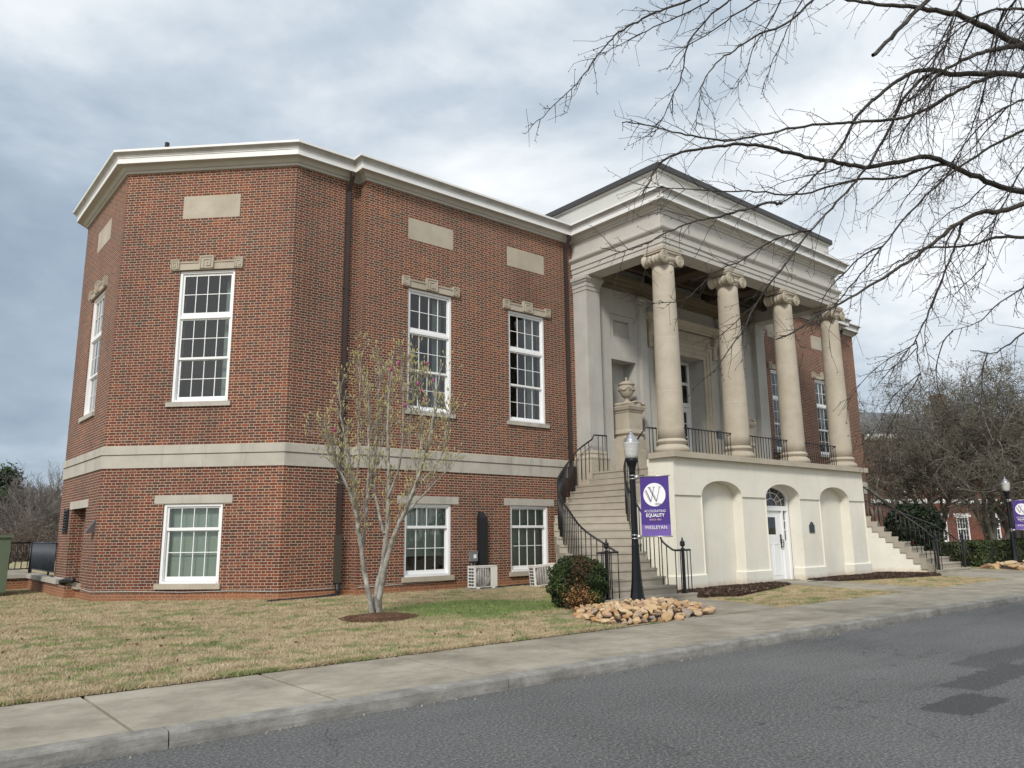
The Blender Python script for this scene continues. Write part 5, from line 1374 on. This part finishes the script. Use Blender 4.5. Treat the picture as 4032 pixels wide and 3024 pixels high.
def pile(P_, n, hmax, label, group, seed, smin, smax, z0=-1.6):
    R_ = random.Random(seed); xs = [p[0] for p in P_]; ys = [p[1] for p in P_]; pl = []; tries = 0
    while len(pl) < n and tries < 90000:
        tries += 1; x = R_.uniform(min(xs), max(xs)); y = R_.uniform(min(ys), max(ys))
        if not inpoly(x, y, P_): continue
        e = edge_d(x, y, P_); s = R_.uniform(smin, smax)*(1.15 if e < .2 else 1)
        lay = R_.random()
        if any(math.hypot(x-a, y-b_) < .40*(s+c_)*(.80 if tries < 30000 else .60) for a, b_, c_ in pl): continue
        pl.append((x, y, s)); h = hmax*(1-math.exp(-e/.45))
        o = bpy.data.objects.new('landscape_stone', ROCKS[R_.randrange(9)]); COL.objects.link(o)
        o.location = (x, y, z0+h+s*.13+.03*R_.random()); o.scale = (s, s, s*(.9+.3*R_.random())); o.rotation_euler = (R_.gauss(0, .35), R_.gauss(0, .35), R_.random()*6.28)
        tag(o, label, 'stone', group)
    # mound beneath
    b = MB(); cx_, cy_ = sum(xs)/len(xs), sum(ys)/len(ys); rings = []
    for f in (1.0, .85, .65, .4, .15):
        rings.append([b.P((cx_+(x-cx_)*f, cy_+(y-cy_)*f, z0-.02+hmax*(1-math.exp(-edge_d(cx_+(x-cx_)*f, cy_+(y-cy_)*f, P_)/.45)))) for x, y in P_])
    for A_, B_ in zip(rings, rings[1:]):
        for k in range(len(P_)): j = (k+1) % len(P_); b.facei([A_[k], A_[j], B_[j], B_[k]])
    b.facei(rings[-1]); structure(obj('soil_mound', b, M_mulch, uv=False))
PL1 = [(10.2, 9.45), (11.4, 9.38), (12.95, 9.40), (13.75, 10.1), (13.65, 11.0), (13.1, 11.55), (12.1, 11.75), (11.4, 11.7), (10.9, 11.2), (10.3, 10.3)]
pile(PL1, 256, .21, 'tan landscaping stone in the low pile around the near lamp post', 'stones around the near lamp', 21, .11, .25)
PL2 = [(33.4, 10.6), (36, 10.0), (40, 9.8), (41, 10.5), (40.5, 12.3), (36, 12.4), (34.4, 12.3)]
pile(PL2, 44, .14, 'tan landscaping stone in the distant pile below the clipped hedge', 'stones below the hedge', 22, .30, .50)

# ------------------------------------------------------------------ mulch chips
def chips(name, poly, n, z, seed):
    g = random.Random(seed); C = []
    xs = [p[0] for p in poly]; ys = [p[1] for p in poly]
    while len(C) < n:
        x, y = g.uniform(min(xs), max(xs)), g.uniform(min(ys), max(ys))
        if inpoly(x, y, poly): C.append((x, y, z+.03*g.random()))
    C = np.array(C); gg = np.random.default_rng(seed); mi = (gg.random(n) < .10).astype(int)
    o = leaves(name, C, .075, [M_mulch, mat('dry_leaf_litter', (.22, .15, .11), .9)], None, mi, .5, gg); o['kind'] = 'stuff'
chips('mulch_chips', [(15.75, 11.7), (16.6, 11.3), (20.0, 12.2), (21.0, 12.55), (21.1, 13.2), (15.8, 13.2)], 11000, -1.52, 3)
chips('mulch_chips', [(23.2, 12.3), (25.8, 11.75), (28.3, 11.3), (28.9, 11.8), (28.4, 13.2), (23.1, 13.2)], 9000, -1.52, 4)

# ------------------------------------------------------------------ grass blades
def blades(name, x0, x1, y0, y1, n, seed, hh, keep):
    g = np.random.default_rng(seed); X = g.uniform(x0, x1, n*2); Y = g.uniform(y0, y1, n*2)
    k = keep(X, Y); X, Y = X[k][:n], Y[k][:n]; n = len(X)
    Z = np.array([gz(x_, y_) for x_, y_ in zip(X.tolist(), Y.tolist())])
    a = g.random(n)*6.283; wv = .004+.003*g.random(n); h = hh*(.5+g.random(n)); lx = g.normal(0, .6, n)*h; ly = g.normal(0, .6, n)*h
    V = np.zeros((n, 3, 3)); V[:, 0] = np.stack([X-wv*np.cos(a), Y-wv*np.sin(a), Z-.004], 1); V[:, 1] = np.stack([X+wv*np.cos(a), Y+wv*np.sin(a), Z-.004], 1); V[:, 2] = np.stack([X+lx, Y+ly, Z+h*.8], 1)
    o = from_np(name, V.reshape(-1, 3), np.arange(3*n).reshape(n, 3), [M_blade]); o['kind'] = 'stuff'
pad = [(11.95, 9.3), (15.1, 9.3), (15.8, 11.6), (15.85, 12.7), (11.95, 12.7)]
def keepL(X, Y):
    inside_b = ((Y > 17.55) & (X > 7.6)) | ((X > 9.4) & (Y > 17.18)) | ((X > 4.4) & (X < 7.7) & (X+Y > 25.15)) | ((X < 3.3) & (Y > 24.6)); straw = ((X-7.62)/.62)**2+((Y-13)/.44)**2 < 1
    st = (X > 12.0) & (Y > 9.3) & (Y < 13.0) & (X < 16) | ((X > 12.2) & (Y > 11.6) & (Y < 11.7+1.25*(X-12.2)+.3) & (X < 20)); pl = (X > 10.3) & (Y < 11.6) & (X < 13.8)
    return ~(inside_b | straw | st | pl) & (Y < 27.5)
blades('grass_blades', -3.5, 16.4, 9.32, 17.25, 230000, 1, .034, keepL)
blades('grass_blades', 4.3, 9.4, 17.0, 21.0, 12000, 5, .036, keepL)
blades('grass_blades', -3.0, 4.3, 17.0, 27.0, 75000, 2, .036, keepL)
blades('grass_blades', -3.5, 10.6, 9.30, 9.46, 16000, 7, .055, keepL)
def keepR(X, Y):
    return ((X > 15.3) & (X < 20.9) & (Y < 11.6+.18*(X-15.5))) | ((X > 23.1) & (X < 28.2) & (Y < 12.2-.2*(X-23.2))) | ((X > 28.2) & (X < 30) & (Y < 9.3))
blades('grass_blades', 15.3, 28.3, 9.34, 12.6, 60000, 3, .028, keepR)

# ------------------------------------------------------------------ the big bare tree reaching in from the right
R = random.Random(31)
ok = empty('bare_tree', (13.4, 1.4, -1.7)); tag(ok, 'large bare tree reaching in from the right with long dark twiggy limbs', 'tree')
def bp(x, y, d): return at(2000+x*.9186, y*.9186, d)
HUB = Vector((13.4, 1.4, 3.2))
LIMBS = [   # traced (x, y) in the crop, depth at root and tip, radius at root
    ([(2330, 250), (2212, 205), (2120, 150), (2000, 95), (1880, 50), (1760, 33), (1640, 22), (1500, 8), (1380, -20)], 10.0, 9.2, .052),
    ([(1830, -30), (1740, 60), (1650, 150), (1570, 235)], 9.4, 9.0, .030),
    ([(2330, 330), (2212, 322), (2100, 312), (1980, 318), (1880, 318), (1830, 300), (1750, 300), (1680, 340), (1600, 400), (1540, 450), (1480, 520), (1450, 600), (1400, 670), (1320, 750), (1240, 830), (1170, 872)], 10.4, 9.2, .040),
    ([(1170, 872), (1100, 868), (1000, 905), (900, 930), (800, 950), (700, 985), (620, 1030), (560, 1060), (480, 1082), (400, 1060)], 9.2, 8.6, .017),
    ([(2330, 180), (2212, 192), (2100, 212), (2020, 225), (1940, 262), (1850, 310), (1770, 400), (1700, 440)], 9.8, 9.4, .036),
    ([(2120, 313), (2060, 330), (1990, 360), (1900, 400), (1780, 480), (1660, 512), (1500, 525), (1400, 530), (1250, 542), (1100, 575), (950, 606), (800, 590), (700, 560), (600, 532), (490, 524)], 10.3, 8.4, .026),
    ([(2360, 840), (2212, 826), (2130, 810), (2000, 755), (1880, 700), (1800, 665), (1700, 690), (1560, 716), (1480, 712), (1380, 690), (1260, 670), (1160, 645), (1080, 622), (950, 620), (820, 640), (700, 662), (640, 712), (605, 780), (575, 835)], 10.6, 8.6, .040),
    ([(1880, 700), (1780, 720), (1660, 770), (1500, 765), (1380, 800), (1250, 840), (1080, 820), (930, 822), (770, 810), (590, 800)], 10.2, 9.0, .020),
    ([(2360, 820), (2212, 872), (2100, 912), (2040, 900), (1950, 942), (1880, 992), (1780, 1080), (1700, 1130), (1600, 1200), (1480, 1270), (1340, 1340), (1220, 1430), (1150, 1452)], 9.6, 8.8, .036),
    ([(2340, 1030), (2212, 1015), (2100, 1015), (2000, 1048), (1900, 1062), (1800, 1055), (1680, 1110), (1600, 1180)], 9.8, 9.4, .024),
    ([(1950, 942), (1932, 1010), (1900, 1100), (1850, 1220), (1800, 1350), (1748, 1460), (1680, 1550), (1600, 1620)], 9.4, 9.0, .017),
    ([(1748, 1460), (1755, 1540), (1770, 1610)], 9.2, 9.1, .009),
    ([(860, -40), (720, 25), (640, 50), (570, 85), (480, 132), (420, 190), (372, 250), (322, 330), (250, 402), (160, 490), (66, 576)], 8.8, 8.0, .014),
    ([(900, -30), (770, 60), (640, 110), (520, 170), (400, 235)], 8.9, 8.4, .010),
    ([(1330, -20), (1200, 105), (1060, 150), (980, 212), (905, 262), (835, 340), (822, 440), (798, 565)], 9.2, 8.7, .015),
    ([(980, -20), (860, 70), (760, 190), (752, 310), (702, 420), (662, 520), (598, 612)], 9.0, 8.6, .012),
    ([(1110, -20), (980, 60), (860, 140), (740, 215), (680, 300)], 9.1, 8.8, .011),
    ([(1180, -20), (1120, 100), (1050, 200), (1020, 320), (955, 410)], 9.1, 8.8, .010),
    ([(1270, -20), (1215, 90), (1160, 200), (1110, 330), (1085, 405)], 9.3, 9.0, .009),
    ([(1840, 303), (1780, 330), (1690, 420), (1640, 545), (1560, 690), (1480, 790), (1400, 880), (1300, 985), (1200, 1120), (1120, 1220), (1060, 1300), (1010, 1420), (930, 1520), (880, 1600)], 10.15, 8.8, .022),
    ([(1060, 1300), (960, 1400), (850, 1480)], 8.9, 8.7, .008),
    ([(1300, 985), (1180, 1010), (1080, 1060), (1000, 1120), (900, 1150), (760, 1290), (640, 1300), (500, 1290)], 9.0, 8.5, .012),
    ([(2340, 520), (2212, 560), (2080, 620), (1960, 700), (1850, 780), (1700, 930), (1590, 1080), (1500, 1190), (1400, 1310), (1300, 1400)], 10.2, 9.2, .022),
    ([(2300, 1380), (2212, 1420), (2120, 1500), (2060, 1520), (1980, 1500)], 9.6, 9.2, .014),
    ([(2330, 1180), (2212, 1230), (2100, 1300), (2030, 1380), (1900, 1420)], 10, 9.5, .014),
    ([(2340, 640), (2212, 700), (2150, 830), (2080, 960), (2060, 1100), (2010, 1240)], 10.4, 10.1, .014),
    ([(2300, 60), (2140, 30), (2020, 60), (1900, 140), (1850, 260), (1760, 420)], 9.0, 8.8, .018),
    ([(2200, -30), (2100, 90), (2060, 240), (2040, 420), (1980, 560), (1900, 760)], 10.6, 10.2, .018),
    ([(2300, 420), (2180, 430), (2040, 520), (1940, 640), (1860, 760), (1800, 880)], 9.4, 9.2, .015),
    ([(1960, -30), (1900, 90), (1880, 180), (1860, 300), (1760, 480), (1640, 620)], 9.6, 9.2, .014),
]
S = Segs(); tips = []
def twigs(P_, r, dens, lenf):
    """side shoots along a traced limb, drooping a little, each with short knobbly spurs"""
    m_ = len(P_); side = 1
    for i in range(1, m_):
        a, c_ = Vector(P_[i-1]), Vector(P_[i]); L = (c_-a).length; n = L*dens; n = int(n)+(1 if R.random() < n-int(n) else 0)
        for _ in range(n):
            side = -side; q = a.lerp(c_, R.random()); d = (c_-a).normalized(); s_ = rt2*R.gauss(0, .4)+up2*(side*(.45+.5*R.random()))+fw*R.gauss(0, .6); s_ = (s_-d*s_.dot(d)).normalized()
            t = i/m_; ll = lenf*(.3+1.3*R.random()**1.5)*(1-.45*t)
            dd = (d*.75+s_*.65+Vector((0, 0, -.12))).normalized()
            p = q.copy(); pts = [p.copy()]; k = max(3, int(ll/.10))
            for j in range(k):
                dd = (dd+rvec(R, .10)+Vector((0, 0, -.045))).normalized(); p = p+dd*ll/k; pts.append(p.copy())
            S.line([tuple(x) for x in pts], min(r*.4, .0045), .0015, 1)
            for j in range(1, k+1):
                for _ in range(1+(R.random() < .4)):
                    if R.random() < .72:
                        s2 = rvec(R, 1); s2 = (s2-dd*s2.dot(dd)).normalized(); l2 = .02+.07*R.random()**2+(.20 if R.random() < .22 else 0)
                        e1 = pts[j]+(dd*.6+s2*.7).normalized()*l2; S.line([tuple(pts[j]), tuple(e1)], .0024, .0015, 1); tips.append(e1)
            tips.append(pts[-1])
for pts, d0, d1, r in LIMBS:
    n = len(pts); P_ = [bp(x, y, d0+(d1-d0)*i/(n-1)) for i, (x, y) in enumerate(pts)]
    P_ = curve(P_, 2); P_ = [tuple(Vector(p)+rvec(R, .006)) for p in P_]
    S.line(P_, r, max(r*.20, .0026) if not (pts[0] == (1830, -30)) else r*.8, 0 if r > .012 else 1)
    if pts[0] == (1830, -30): continue
    twigs(P_, r, 9.0 if r > .016 else 9.5, .62 if r > .016 else .36)
# limbs outside the frame joining the traced ones to the trunk
for y, d in ((250, 10.0), (330, 10.4), (180, 9.8), (840, 10.6), (820, 9.6), (1030, 9.8), (520, 10.2), (1380, 9.6), (1180, 10), (640, 10.4), (60, 9.0), (420, 9.4)):
    e = bp(2335, y, d); h = HUB+Vector((0, 0, max(-1.2, min(3.5, (e.z-3.5)*.7)))); P_ = curve([tuple(h), tuple(h.lerp(e, .35)+Vector((0, 0, .5))), tuple(h.lerp(e, .7)+Vector((0, 0, .35))), tuple(e)], 2); S.line(P_, .085, .040, 0)
for (x, y, d) in ((860, -40, 8.8), (1330, -20, 9.2), (1110, -20, 9.1), (980, -20, 9.0), (1270, -20, 9.3), (1380, -20, 9.2), (1960, -30, 9.6), (2200, -30, 10.6), (1180, -20, 9.1), (900, -30, 8.9), (1830, -30, 9.4)):
    e = bp(x, y, d); h = HUB+Vector((0, 0, 3.6)); P_ = curve([tuple(h), tuple(h.lerp(e, .4)+Vector((0, 0, 1.0))), tuple(h.lerp(e, .8)+Vector((0, 0, .5))), tuple(e)], 2); S.line(P_, .06, .016, 0)
R = random.Random(77)
for _ in range(120):      # long drooping branchlets filling the crown towards the trunk side
    hp, hd0, hd1, hr = LIMBS[R.randrange(len(LIMBS))]; hi_ = R.randrange(len(hp)-1); ht = R.random()
    x0 = hp[hi_][0]+(hp[hi_+1][0]-hp[hi_][0])*ht; y0 = hp[hi_][1]+(hp[hi_+1][1]-hp[hi_][1])*ht; d0 = hd0+(hd1-hd0)*(hi_+ht)/(len(hp)-1)
    if x0 < 1250 or x0-1250 < 700*R.random() or hp[0] == (1830, -30): continue
    a = RAD(200+50*R.random()) ;  L = 160+360*R.random(); k = 7; dv = R.uniform(-.12, .08); pts = []; x, y = x0, y0
    for j in range(k+1):
        pts.append((x, y)); x += math.cos(a)*L/k; y -= math.sin(a)*L/k; a += RAD(R.gauss(5, 9))
    P_ = curve([bp(px_, py__, d0+dv*j) for j, (px_, py__) in enumerate(pts)], 1)
    S.line(P_, min(hr*.7, .008+.005*R.random()), .0026, 1); twigs(P_, .01, 8.5, .40)
S.build('limbs', [M_oak, M_oaktwig], ok, 6)
B = Segs()
for p in tips:
    if R.random() < .7: q = Vector(p)+rvec(R, .008); B.line([tuple(p), tuple(q)], .0035, .003)
B.build('buds', [M_oaktwig], ok, 4)
S = Segs(); S.line(curve([(13.4, 1.4, -1.8), (13.35, 1.4, .2), (13.42, 1.42, 2.4), (13.4, 1.4, 5.2), (13.3, 1.5, 7.4)], 2), .30, .12, 0); S.build('trunk', [M_oak], ok, 16)

# ------------------------------------------------------------------ crape myrtle and other trees on the right
def rtree(name, label, base, seed, stems, H, r0, spread_, group, mats, lev=5, leaf=None, leafn=0, lean=(0, 0), nch=(4, 4, 4, 3, 3), up_=.05, tw=.62):
    o = empty(name, base); tag(o, label, 'tree', group); R_ = random.Random(seed); S = Segs(); tp = []
    for k in range(stems):
        a = 6.283*k/stems+R_.random()*.8; sp_ = spread_*(.5+.8*R_.random())
        grow(S, R_, (base[0]+.15*math.cos(a), base[1]+.15*math.sin(a), base[2]-.1), (sp_*math.cos(a)+lean[0], sp_*math.sin(a)+lean[1], 1), H*(.42+.14*R_.random()), r0*(.7+.5*R_.random()), 0, lev, up_, .55, nch, tp, 0, 1, 6, .13, tw, .55)
    S.build('branches', mats, o, 4)
    if leaf and leafn:
        g = np.random.default_rng(seed); P_ = np.array([tuple(p) for p, d in tp]); idx = g.integers(0, len(P_), leafn)
        leaves('foliage', P_[idx]+g.normal(size=(leafn, 3))*.07, .12, [leaf], o, None, .28, g)
    return o
M_seed = leafy('olive_seed_heads', [(.3, (.065, .057, .040)), (.6, (.13, .115, .083)), (.8, (.23, .21, .16))], 2)
MINR = .008
gl = 'leafless trees beside the right stair'
rtree('crape_myrtle', 'many stemmed grey leafless tree growing just behind the right stair railing', tuple(at(3663, 2160, 40)), 3, 7, 10.4, .15, .55, gl, [M_crape, M_crapetwig], 6, M_seed, 17000, nch=(5, 4, 4, 3, 3, 3))
rtree('crape_myrtle', 'thick leaning leafless tree with pale trunk behind the hedge', tuple(at(3920, 2170, 38)), 8, 4, 10.6, .17, .5, gl, [M_crape, M_crapetwig], 6, M_seed, 15000, (-.3, 0), nch=(5, 4, 4, 3, 3, 3))
rtree('crape_myrtle', 'leafless tree at the right edge behind the far lamp', tuple(at(4020, 2165, 39)), 14, 4, 10.8, .16, .4, gl, [M_crape, M_crapetwig], 6, M_seed, 15000, nch=(5, 4, 4, 3, 3, 3))
rtree('crape_myrtle', 'slender leafless tree standing against the end of the hall', tuple(at(3500, 2140, 50)), 23, 4, 12, .12, .35, gl, [M_crape, M_crapetwig], 5, M_seed, 14000)
bushy('camellia', 'dark glossy shrub with a few red flowers behind the right stair railing', 'shrub', tuple(at(3600, 2080, 36)), (1.15, 1.15, 1.05), 12000, .13, [M_holly, mat('camellia_red', (.45, .05, .05), .6)], seed=5, squar=2.2, redf=lambda v, g: (g.random(len(v)) < .004).astype(int))

# ------------------------------------------------------------------ red brick building beyond the trees
fb = empty('far_brick_building', tuple(at(3800, 2150, 62))); tag(fb, 'red brick building with slate roof and white sash windows behind the bare trees', 'building')
ang = RAD(-66+0); fd = Vector((math.cos(RAD(-24-1)), math.sin(RAD(-24-1)), 0))          # facade direction, roughly across the view
fo = at(3440, 2085, 62); fo.z = 0
L_ = 42
def fw2(s, dep=0): q = Vector((fo.x, fo.y, 0))+fd*s; nn_ = Vector((fd.y, -fd.x, 0)); q = q-nn_*dep; return q
def sof(px):    # distance along the facade under a source pixel column
    r = at(px, 2085, 1); # ray
    # solve (fo + fd*s) parallel to r in plan
    return (r.x*fo.y-r.y*fo.x)/(fd.x*r.y-fd.y*r.x)*1.0
wins = [sof(px) for px in (3560, 3708, 3795, 3918, 4060, 4180)]
ops = [(s-.62, s+.62, -1.05, .95, .12) for s in wins]+[(s-.6, s+.6, 3.3, 5.4, .12) for s in wins]
ops = sorted(ops)
b = MB(); b.wall((fo.x, fo.y), (fd.x, fd.y), L_, -2.2, 7.3, ops); obj('wall', b, M_brick_far, fb)
b = MB(); b.sweep([tuple(fw2(0)[:2]), tuple(fw2(L_)[:2])], [(0, 2.05), (.06, 2.06), (.06, 2.40), (0, 2.42)]); obj('belt_course', b, M_white, fb, uv=False)
b = MB(); b.sweep([tuple(fw2(0)[:2]), tuple(fw2(L_)[:2])], [(0, 7.2), (.1, 7.22), (.35, 7.4), (.4, 7.7), (0, 7.72)]); obj('eaves', b, M_white, fb, uv=False)
b = MB(); n_ = Vector((fd.y, -fd.x, 0)); a0 = fw2(-.3, -.4); a1 = fw2(L_, -.4); r0 = fw2(-.3, 6); r1 = fw2(L_, 6)
b.face([(a0.x, a0.y, 7.7), (a1.x, a1.y, 7.7), (r1.x, r1.y, 10.6), (r0.x, r0.y, 10.6)]); bk0 = fw2(-.3, 12.4); bk1 = fw2(L_, 12.4)
b.face([(r0.x, r0.y, 10.6), (r1.x, r1.y, 10.6), (bk1.x, bk1.y, 7.7), (bk0.x, bk0.y, 7.7)]); w0 = fw2(0); w1 = fw2(0, 12)
b.face([(a0.x, a0.y, 7.7), (r0.x, r0.y, 10.6), (bk0.x, bk0.y, 7.7)])
roof = obj('roof', b, mat('slate_roof', rough=.8, build=mottled((.10, .105, .115), (.15, .155, .165), .8, 5)), fb, uv=False)
b = MB(); b.wall(tuple(w1[:2]), tuple((w0-w1)[:2]), 12, -2.2, 7.7); obj('end_wall', b, M_brick_far, fb)
for px in (3755,):
    q = at(px, 2085, 66); b = MB(); b.box(q.x-.5, q.x+.5, q.y-.5, q.y+.5, 9.8, 11.6); b.box(q.x-.57, q.x+.57, q.y-.57, q.y+.58, 11.35, 11.5); obj('chimney', b, M_brick_far, roof)
for s in wins:
    for z0_, z1_ in ((-1.05, .95), (3.3, 5.4)):
        q = fw2(s); rz = math.atan2(fd.y, fd.x); R_ = Matrix.Translation((q.x, q.y, 0)) @ Matrix.Rotation(rz, 4, 'Z')
        b = MB(); b.T = R_; b.box(-.62, -.54, .02, .15, z0_, z1_); b.box(.54, .62, .02, .15, z0_, z1_); b.box(-.54, .54, .02, .15, z1_-.09, z1_); b.box(-.54, .54, .02, .15, z0_, z0_+.1); zm = (z0_+z1_)/2
        b.box(-.54, .54, .04, .12, zm-.04, zm+.04)
        for k in range(1, 4): x = -.54+1.08*k/4; b.box(x-.009, x+.009, .05, .10, z0_+.1, z1_-.09)
        for zz_ in ((z0_+zm)/2, (zm+z1_)/2): b.box(-.54, .54, .052, .10, zz_-.009, zz_+.009)
        b.box(-.75, .75, -.05, .05, z0_-.12, z0_); b.box(-.85, .85, -.02, .03, z1_+.002, z1_+.28)
        wv = obj('window', b, M_winwhite, fb, uv=False)
        b = MB(); b.T = R_; b.face([(-.6, .10, z0_), (.6, .10, z0_), (.6, .10, z1_), (-.6, .10, z1_)]); obj('pane', b, mat('dark_glass', (.012, .014, .017), .12), wv, uv=False)
for px in (3572, 3610):
    s = sof(px); q = fw2(s, -.12); b = MB(); b.tube([(q.x, q.y, -2), (q.x, q.y, 7.5)], .10 if px > 3600 else .16, 8); obj('drainpipe', b, M_white, fb, uv=False)

# ------------------------------------------------------------------ woods beyond the terrace at the far left
g = random.Random(77); MINR = .016
def fartree(k, base, H, r, kind):
    nm, lab = (('bare_tree', 'pale bare tree in the woods beyond the terrace'), ('evergreen_tree', 'dark green conifer in the woods at the left edge'), ('scrub_tree', 'low brown scrubby tree behind the slatted fence'))[kind]
    o = empty(nm, base); tag(o, lab, 'tree', ('pale bare trees in the left woods', 'conifers in the left woods', 'brown scrub below the left woods')[kind]); R_ = random.Random(k*13+5); S = Segs(); tp = []
    if kind == 0:
        for q in range(3): grow(S, R_, base, (R_.gauss(0, .16), R_.gauss(0, .16), 1), H*.46, r, 0, 4, .05, .42, (4, 5, 4, 4), tp, 0, 1, 6, .08, .55, .45)
    elif kind == 2:
        for q in range(9): a = R_.random()*6.28; grow(S, R_, base, (.7*math.cos(a), .7*math.sin(a), 1), H*.42, r*.6, 1, 4, .02, .6, (4, 4, 5), tp, 1, 1, 5, .2, .6, .5)
    else:
        S.line([base, (base[0], base[1], base[2]+H*.95)], r, r*.2, 0)
    S.build('branches' if kind != 1 else 'trunk', [M_fartwig if kind != 2 else M_farbrush]*2, o, 3)
    gg = np.random.default_rng(k)
    if kind == 1:
        n = 5000; t = gg.random(n)**.8; cl_ = gg.integers(0, 22, n); ca = gg.random(22)*6.28; ct = gg.random(22)*.85+.12; cr = (1-ct*.75)*H*.20
        C = np.stack([base[0]+cr[cl_]*np.cos(ca[cl_])+gg.normal(0, .5, n), base[1]+cr[cl_]*np.sin(ca[cl_])+gg.normal(0, .5, n), base[2]+H*(.28+.72*ct[cl_])+gg.normal(0, .38, n)], 1)
        leaves('foliage', C, .38, [M_conifer], o, None, .5, gg)
    elif kind == 2:
        P_ = np.array([tuple(p) for p, d in tp]); n = 1800; leaves('foliage', P_[gg.integers(0, len(P_), n)]+gg.normal(size=(n, 3))*.25, .16, [M_farbrush], o, None, .5, gg)
k = 0
for (px, d, H, kind) in [(-25, 84, 11.5, 1), (5, 88, 13.5, 0), (35, 86, 13, 0), (60, 88, 13.5, 0), (85, 82, 12.5, 0), (135, 90, 13.5, 0), (185, 83, 12.6, 0), (228, 86, 13.6, 0), (110, 84, 13.8, 0), (165, 86, 14.2, 0), (205, 90, 13.2, 0), (250, 84, 13, 0), (-20, 92, 13.5, 0), (300, 88, 13, 0), (-140, 90, 14, 0), (40, 64, 6.8, 2), (110, 60, 7.2, 2), (170, 62, 6.2, 2), (225, 64, 5.4, 2), (-60, 62, 7, 2), (290, 62, 6, 2), (80, 70, 10.0, 0), (150, 72, 10.5, 0), (20, 70, 9.5, 0), (190, 72, 10, 0)]:
    p = at(px, 2130, d); k += 1; fartree(k, (p.x, p.y, -3.0), H, .26 if kind != 2 else .12, kind)
b = MB(); wd = [at(px, 2130, 100) for px in (-900, -300, 300, 700)]
# wooded rise closing the view behind the trees
b = MB(); b.smooth = True; rows = []
for i in range(41):
    a = i/40; p = at(-1200+1900*a, 2130, 112); h = 4.5+1.6*math.sin(a*9)+.8*math.sin(a*23); q = at(-1200+1900*a, 2130, 78)
    rows.append([b.P((q.x, q.y, -3)), b.P((p.x, p.y, h-3)), b.P((p.x*1.2, p.y*1.2, -3))])
for A_, B_ in zip(rows, rows[1:]):
    for j in range(2): b.facei([A_[j], B_[j], B_[j+1], A_[j+1]])
structure(obj('wooded_hill', b, M_farbrush, uv=False))
# fallen leaves on the lawn
gg = np.random.default_rng(44); n = 230; X = gg.uniform(-3, 12, n); Y = gg.uniform(9.5, 17, n); C = np.stack([X, Y, np.array([gz(x, y) for x, y in zip(X, Y)])+.02], 1)
lv = leaves('fallen_leaves', C, .055, [mat('dead_leaf', (.13, .065, .035), .9)], None, None, .6, gg); lv['kind'] = 'stuff'
gg = np.random.default_rng(45); n = 170; X = gg.uniform(1, 20, n); Y = np.array([yc(x) for x in X])-.03-np.abs(gg.normal(0, .05, n)); C = np.stack([X, Y, np.full(n, -1.728)], 1)
lv = leaves('gutter_grit', C, .020, [mat('pale_grit', (.42, .38, .30), .9)], None, None, .8, gg); lv['kind'] = 'stuff'
# trees across the street behind the viewer; they are what the tall panes mirror
for i, (x, y, H) in enumerate(((-14, -24, 15), (-4, -29, 17), (7, -26, 15), (18, -30, 17), (30, -27, 16), (43, -30, 16), (58, -28, 15))):
    o = empty('street_tree', (x, y, -1.8)); tag(o, 'tall bare tree across the street mirrored in the window panes', 'tree', 'trees across the street'); R_ = random.Random(i+50); S = Segs(); tp = []
    grow(S, R_, (x, y, -1.8), (0, 0, 1), H*.5, .34, 0, 4, .04, .55, (7, 6, 5, 4), tp, 0, 1, 6, .1, .58, .5); S.build('branches', [M_oak, M_oak], o, 3)
    gg = np.random.default_rng(i); P_ = np.array([tuple(p) for p, d in tp]); n = 5000; leaves('foliage', P_[gg.integers(0, len(P_), n)]+gg.normal(size=(n, 3))*.6, .26, [M_conifer], o, None, .6, gg)
